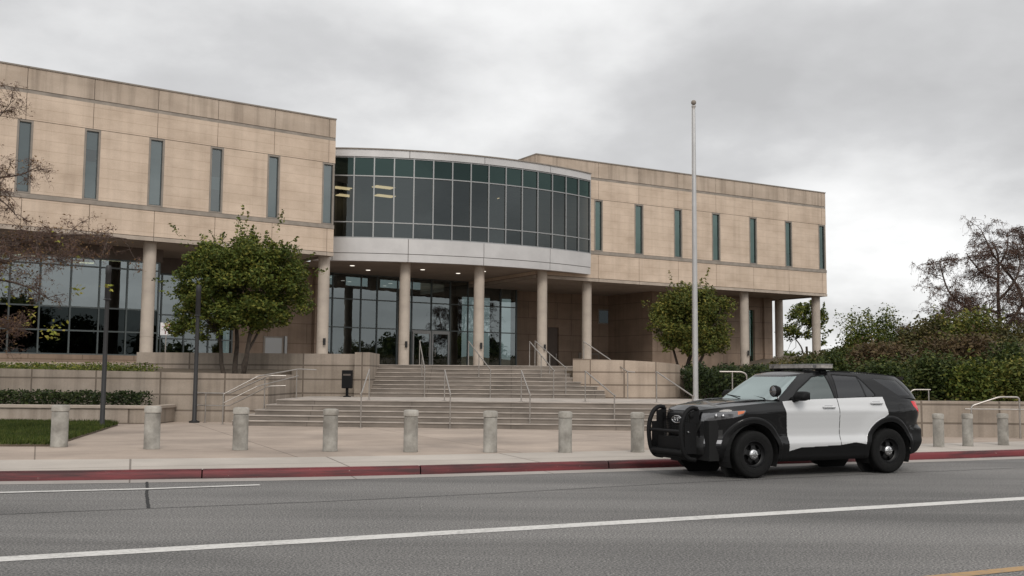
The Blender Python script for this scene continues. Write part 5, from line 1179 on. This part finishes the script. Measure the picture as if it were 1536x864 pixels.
# wheels
def wheel(xx, s):
    prof = [(.245, -.115), (.30, -.128), (.36, -.130), (.392, -.118), (.408, -.095), (.411, 0), (.408, .095), (.392, .118), (.36, .130), (.30, .128), (.262, .122), (.245, .115)]
    b = MB(); P = [(r_, z_*s) for r_, z_ in prof]; c = (xx, s*.86, WZ)
    b.lathe([(.246, -.10*s), (.246, .112*s), (.232, .112*s), (.222, .085*s), (.20, .05*s), (.19, .045*s), (.18, .050*s)], 40, c, 'y', cap=False)
    b.lathe([(.105, .078*s), (.09, .080*s), (.002, .080*s)], 30, c, 'y', cap=False)
    for k in range(5):                                       # five broad spokes with open windows between
        a = 2*math.pi*k/5+0.3; h0, h1 = .36, .24; q = lambda r_, an, z_: (c[0]+r_*math.cos(an), c[1]+z_*s, c[2]+r_*math.sin(an))
        vs = [q(.10, a-h0*1.5, .079), q(.10, a+h0*1.5, .079), q(.155, a+h0*.72, .072), q(.19, a+h0*.95, .046), q(.19, a-h0*.95, .046), q(.155, a-h0*.72, .072)]
        b.add(vs+[(v_[0], v_[1]-.02*s, v_[2]) for v_ in vs], [(0, 1, 2, 5), (5, 2, 3, 4)]+[(i, (i+1) % 6, 6+(i+1) % 6, 6+i) for i in range(6)])
    w_ = b.build('wheel', M['rim'], car, smooth=0.6)
    t = MB(); t.lathe(P, 56, c, 'y', cap=False)
    for k in range(4): t.lathe([(.4105, (-.075+.05*k-.008)*s), (.413, (-.075+.05*k)*s), (.4105, (-.075+.05*k+.008)*s)], 56, c, 'y', cap=False)
    t.lathe([(.318, .128*s), (.322, .132*s), (.326, .130*s)], 56, c, 'y', cap=False); t.build('tyre', M['rubber'], w_, smooth=0.7)
    h = MB(); h.lathe([(.088, .078*s), (.090, .095*s), (.080, .108*s), (.060, .118*s), (.03, .123*s), (.001, .124*s)], 30, c, 'y', cap=False)
    for k in range(8):
        a = k*math.pi/4; h.lathe([(.012, .104*s), (.010, .120*s), (.002, .124*s)], 8, (c[0]+.058*math.cos(a), c[1], c[2]+.058*math.sin(a)), 'y', cap=False)
    h.build('hub_cap', M['chrome'], w_, smooth=0.7)
    d = MB(); d.lathe([(.18, .0), (.002, .0)], 28, c, 'y', cap=False); d.build('brake_disc', M['cladding'], w_)
for xx in WHX:
    for s in (1, -1): wheel(xx, s)
# push bumper
b = MB()
pb = thing  # keep one part: tubes, cross bars and centre plate
pm = MB()
for s in (1, -1):
    P = bend([(2.40, s*.53, 1.20), (2.50, s*.53, 1.225), (2.63, s*.53, 1.15), (2.72, s*.53, .95), (2.735, s*.53, .72), (2.69, s*.53, .45), (2.60, s*.53, .33), (2.44, s*.53, .31)], .12)
    pm.tube(P, .041, 10)
    pm.prism([(2.42, s*.53-.012), (2.66, s*.53-.012), (2.66, s*.53+.012), (2.42, s*.53+.012)], .42, [.95, .95, .95, .95])
    pm.prism([(2.36, s*.53-.014), (2.56, s*.53-.014), (2.56, s*.53+.014), (2.36, s*.53+.014)], .95, [1.20, 1.14, 1.14, 1.20])
for z_, xx, r_ in ((.80, 2.71, .030), (.43, 2.66, .055), (.35, 2.58, .045)): pm.tube([(xx, -.53, z_), (xx, .53, z_)], r_, 10)
pm.bbox(2.60, 2.64, -.36, .36, .47, .70, .01); pm.bbox(2.55, 2.62, -.50, .50, .36, .50, .02)
pbm = pm.build('push_bumper', M['cladding'], car, smooth=0.8)
b = MB(); b.lathe([(.045, -.03), (.045, .03), (.03, .036)], 16, (2.53, .545, 1.09), 'y'); b.build('knob', M['black'], pbm, smooth=0.7)
b = MB(); b.lathe([(.02, .0), (.02, .02), (.012, .03)], 12, (2.60, .542, .80), 'y'); b.build('bolt', M['chrome'], pbm, smooth=0.7)
# grille bars and the oval badge with its scroll
b = MB()
for z_ in np.arange(.78, 1.12, .032): b.tube([(2.437, -.52, z_), (2.455, -.25, z_), (2.458, .25, z_), (2.437, .52, z_)], .006, 5)
for y_ in np.arange(-.50, .51, .05): b.tube([(2.452-.06*y_*y_, y_, .76), (2.447-.06*y_*y_, y_, 1.10)], .004, 4)
b.build('grille_bars', M['cladding'], car)
b = MB(); ov = [(2.47, .155*math.cos(a), 1.0+.062*math.sin(a)) for a in np.linspace(0, 2*math.pi, 33)]; b.tube(ov, .011, 8, False)
bd = b.build('badge', M['chrome'], car, smooth=True)
b = MB(); b.add([(2.466, .15*math.cos(a), 1.0+.058*math.sin(a)) for a in np.linspace(0, 2*math.pi, 32, endpoint=False)], [tuple(range(32))]); b.build('badge_field', mat('badge_blue', (0.03, 0.035, 0.045), 0.3), bd)
b = MB(); b.tube([(2.474, .10-.2*t, 1.0+.026*math.sin(t*17)+.012*math.cos(t*31)) for t in np.linspace(0, 1, 40)], .008, 6); b.tube([(2.474, .12, 1.02), (2.474, .05, 1.035), (2.474, -.06, 1.028)], .008, 6); b.build('badge_scroll', M['chrome'], bd, smooth=True)
# mirrors, spotlight, light bar
for s in (1, -1):
    b = MB(); n0 = len(b.v); bmx = bmesh.new(); bmesh.ops.create_uvsphere(bmx, u_segments=20, v_segments=12, radius=1); bmx.verts.index_update()
    def sq(c): return [math.copysign(abs(q)**.62, q) for q in c]
    vs = [(.58+.10*sq(v_.co)[0]-.03*(v_.co.z > 0), s*(1.085+.145*sq(v_.co)[1]), 1.435+.085*sq(v_.co)[2]) for v_ in bmx.verts]; b.add(vs, [[v_.index for v_ in f_.verts] for f_ in bmx.faces]); bmx.free()
    b.tube([(.64, s*.90, 1.345), (.62, s*1.0, 1.375), (.60, s*1.07, 1.39)], [.045, .04, .035], 8); mr = b.build('mirror', M['cladding'], car, smooth=True)
    g = MB(); g.quad((.478, s*.97, 1.37), (.478, s*1.20, 1.37), (.478, s*1.20, 1.50), (.478, s*.97, 1.50)); g.build('mirror_glass', M['chrome'], mr)
b = MB(); b.lathe([(.002, -.10), (.05, -.098), (.085, -.075), (.102, -.02), (.105, .03), (.098, .045)], 24, (.99, .88, 1.52), 'x'); sl = b.build('spotlight', M['black'], car, smooth=0.7)
b = MB(); b.lathe([(.092, .046), (.05, .058), (.002, .062)], 20, (.99, .88, 1.52), 'x', cap=False); b.build('lens', M['headlamp'], sl, smooth=True)
b = MB(); b.tube([(.93, .87, 1.43), (.90, .86, 1.38), (.86, .84, 1.33)], [.018, .022, .025], 8); b.build('bracket', M['chrome'], sl, smooth=True)
b = MB(); b.prism([(-.42, .76), (-.42, -.76), (-.30, -.80), (-.16, -.76), (-.08, -.3), (-.08, .3), (-.16, .76), (-.30, .80)][::-1], 1.945, 2.013); lb = b.build('light_bar', M['barlens'], car)
b = MB(); b.prism([(-.41, .75), (-.41, -.75), (-.30, -.79), (-.17, -.75), (-.09, -.3), (-.09, .3), (-.17, .75), (-.30, .79)][::-1], 1.918, 1.945); b.build('bar_base', M['black'], lb)
b = MB(); b.prism([(-.425, .765), (-.425, -.765), (-.30, -.805), (-.155, -.765), (-.075, -.3), (-.075, .3), (-.155, .765), (-.30, .805)][::-1], 2.013, 2.023); b.build('bar_top', M['silverplastic'], lb)
b = MB()
for k in range(9): b.box(-.40, -.10 if abs(k-4) < 2 else -.17, -.68+.17*k-.006, -.68+.17*k+.006, 1.946, 2.012)
for k in range(8): b.box(-.13, -.125, -.60+.17*k-.05, -.60+.17*k+.05, 1.958, 2.0)
b.build('lamp_dividers', M['headlamp'], lb)
for s in (1, -1): b = MB(); b.bbox(-.36, -.18, s*.60-.05, s*.60+.05, 1.85, 1.925, .02); b.bbox(-.34, -.20, s*.66-.03, s*.66+.03, 1.84, 1.91, .015); b.build('mount', M['black'], lb)
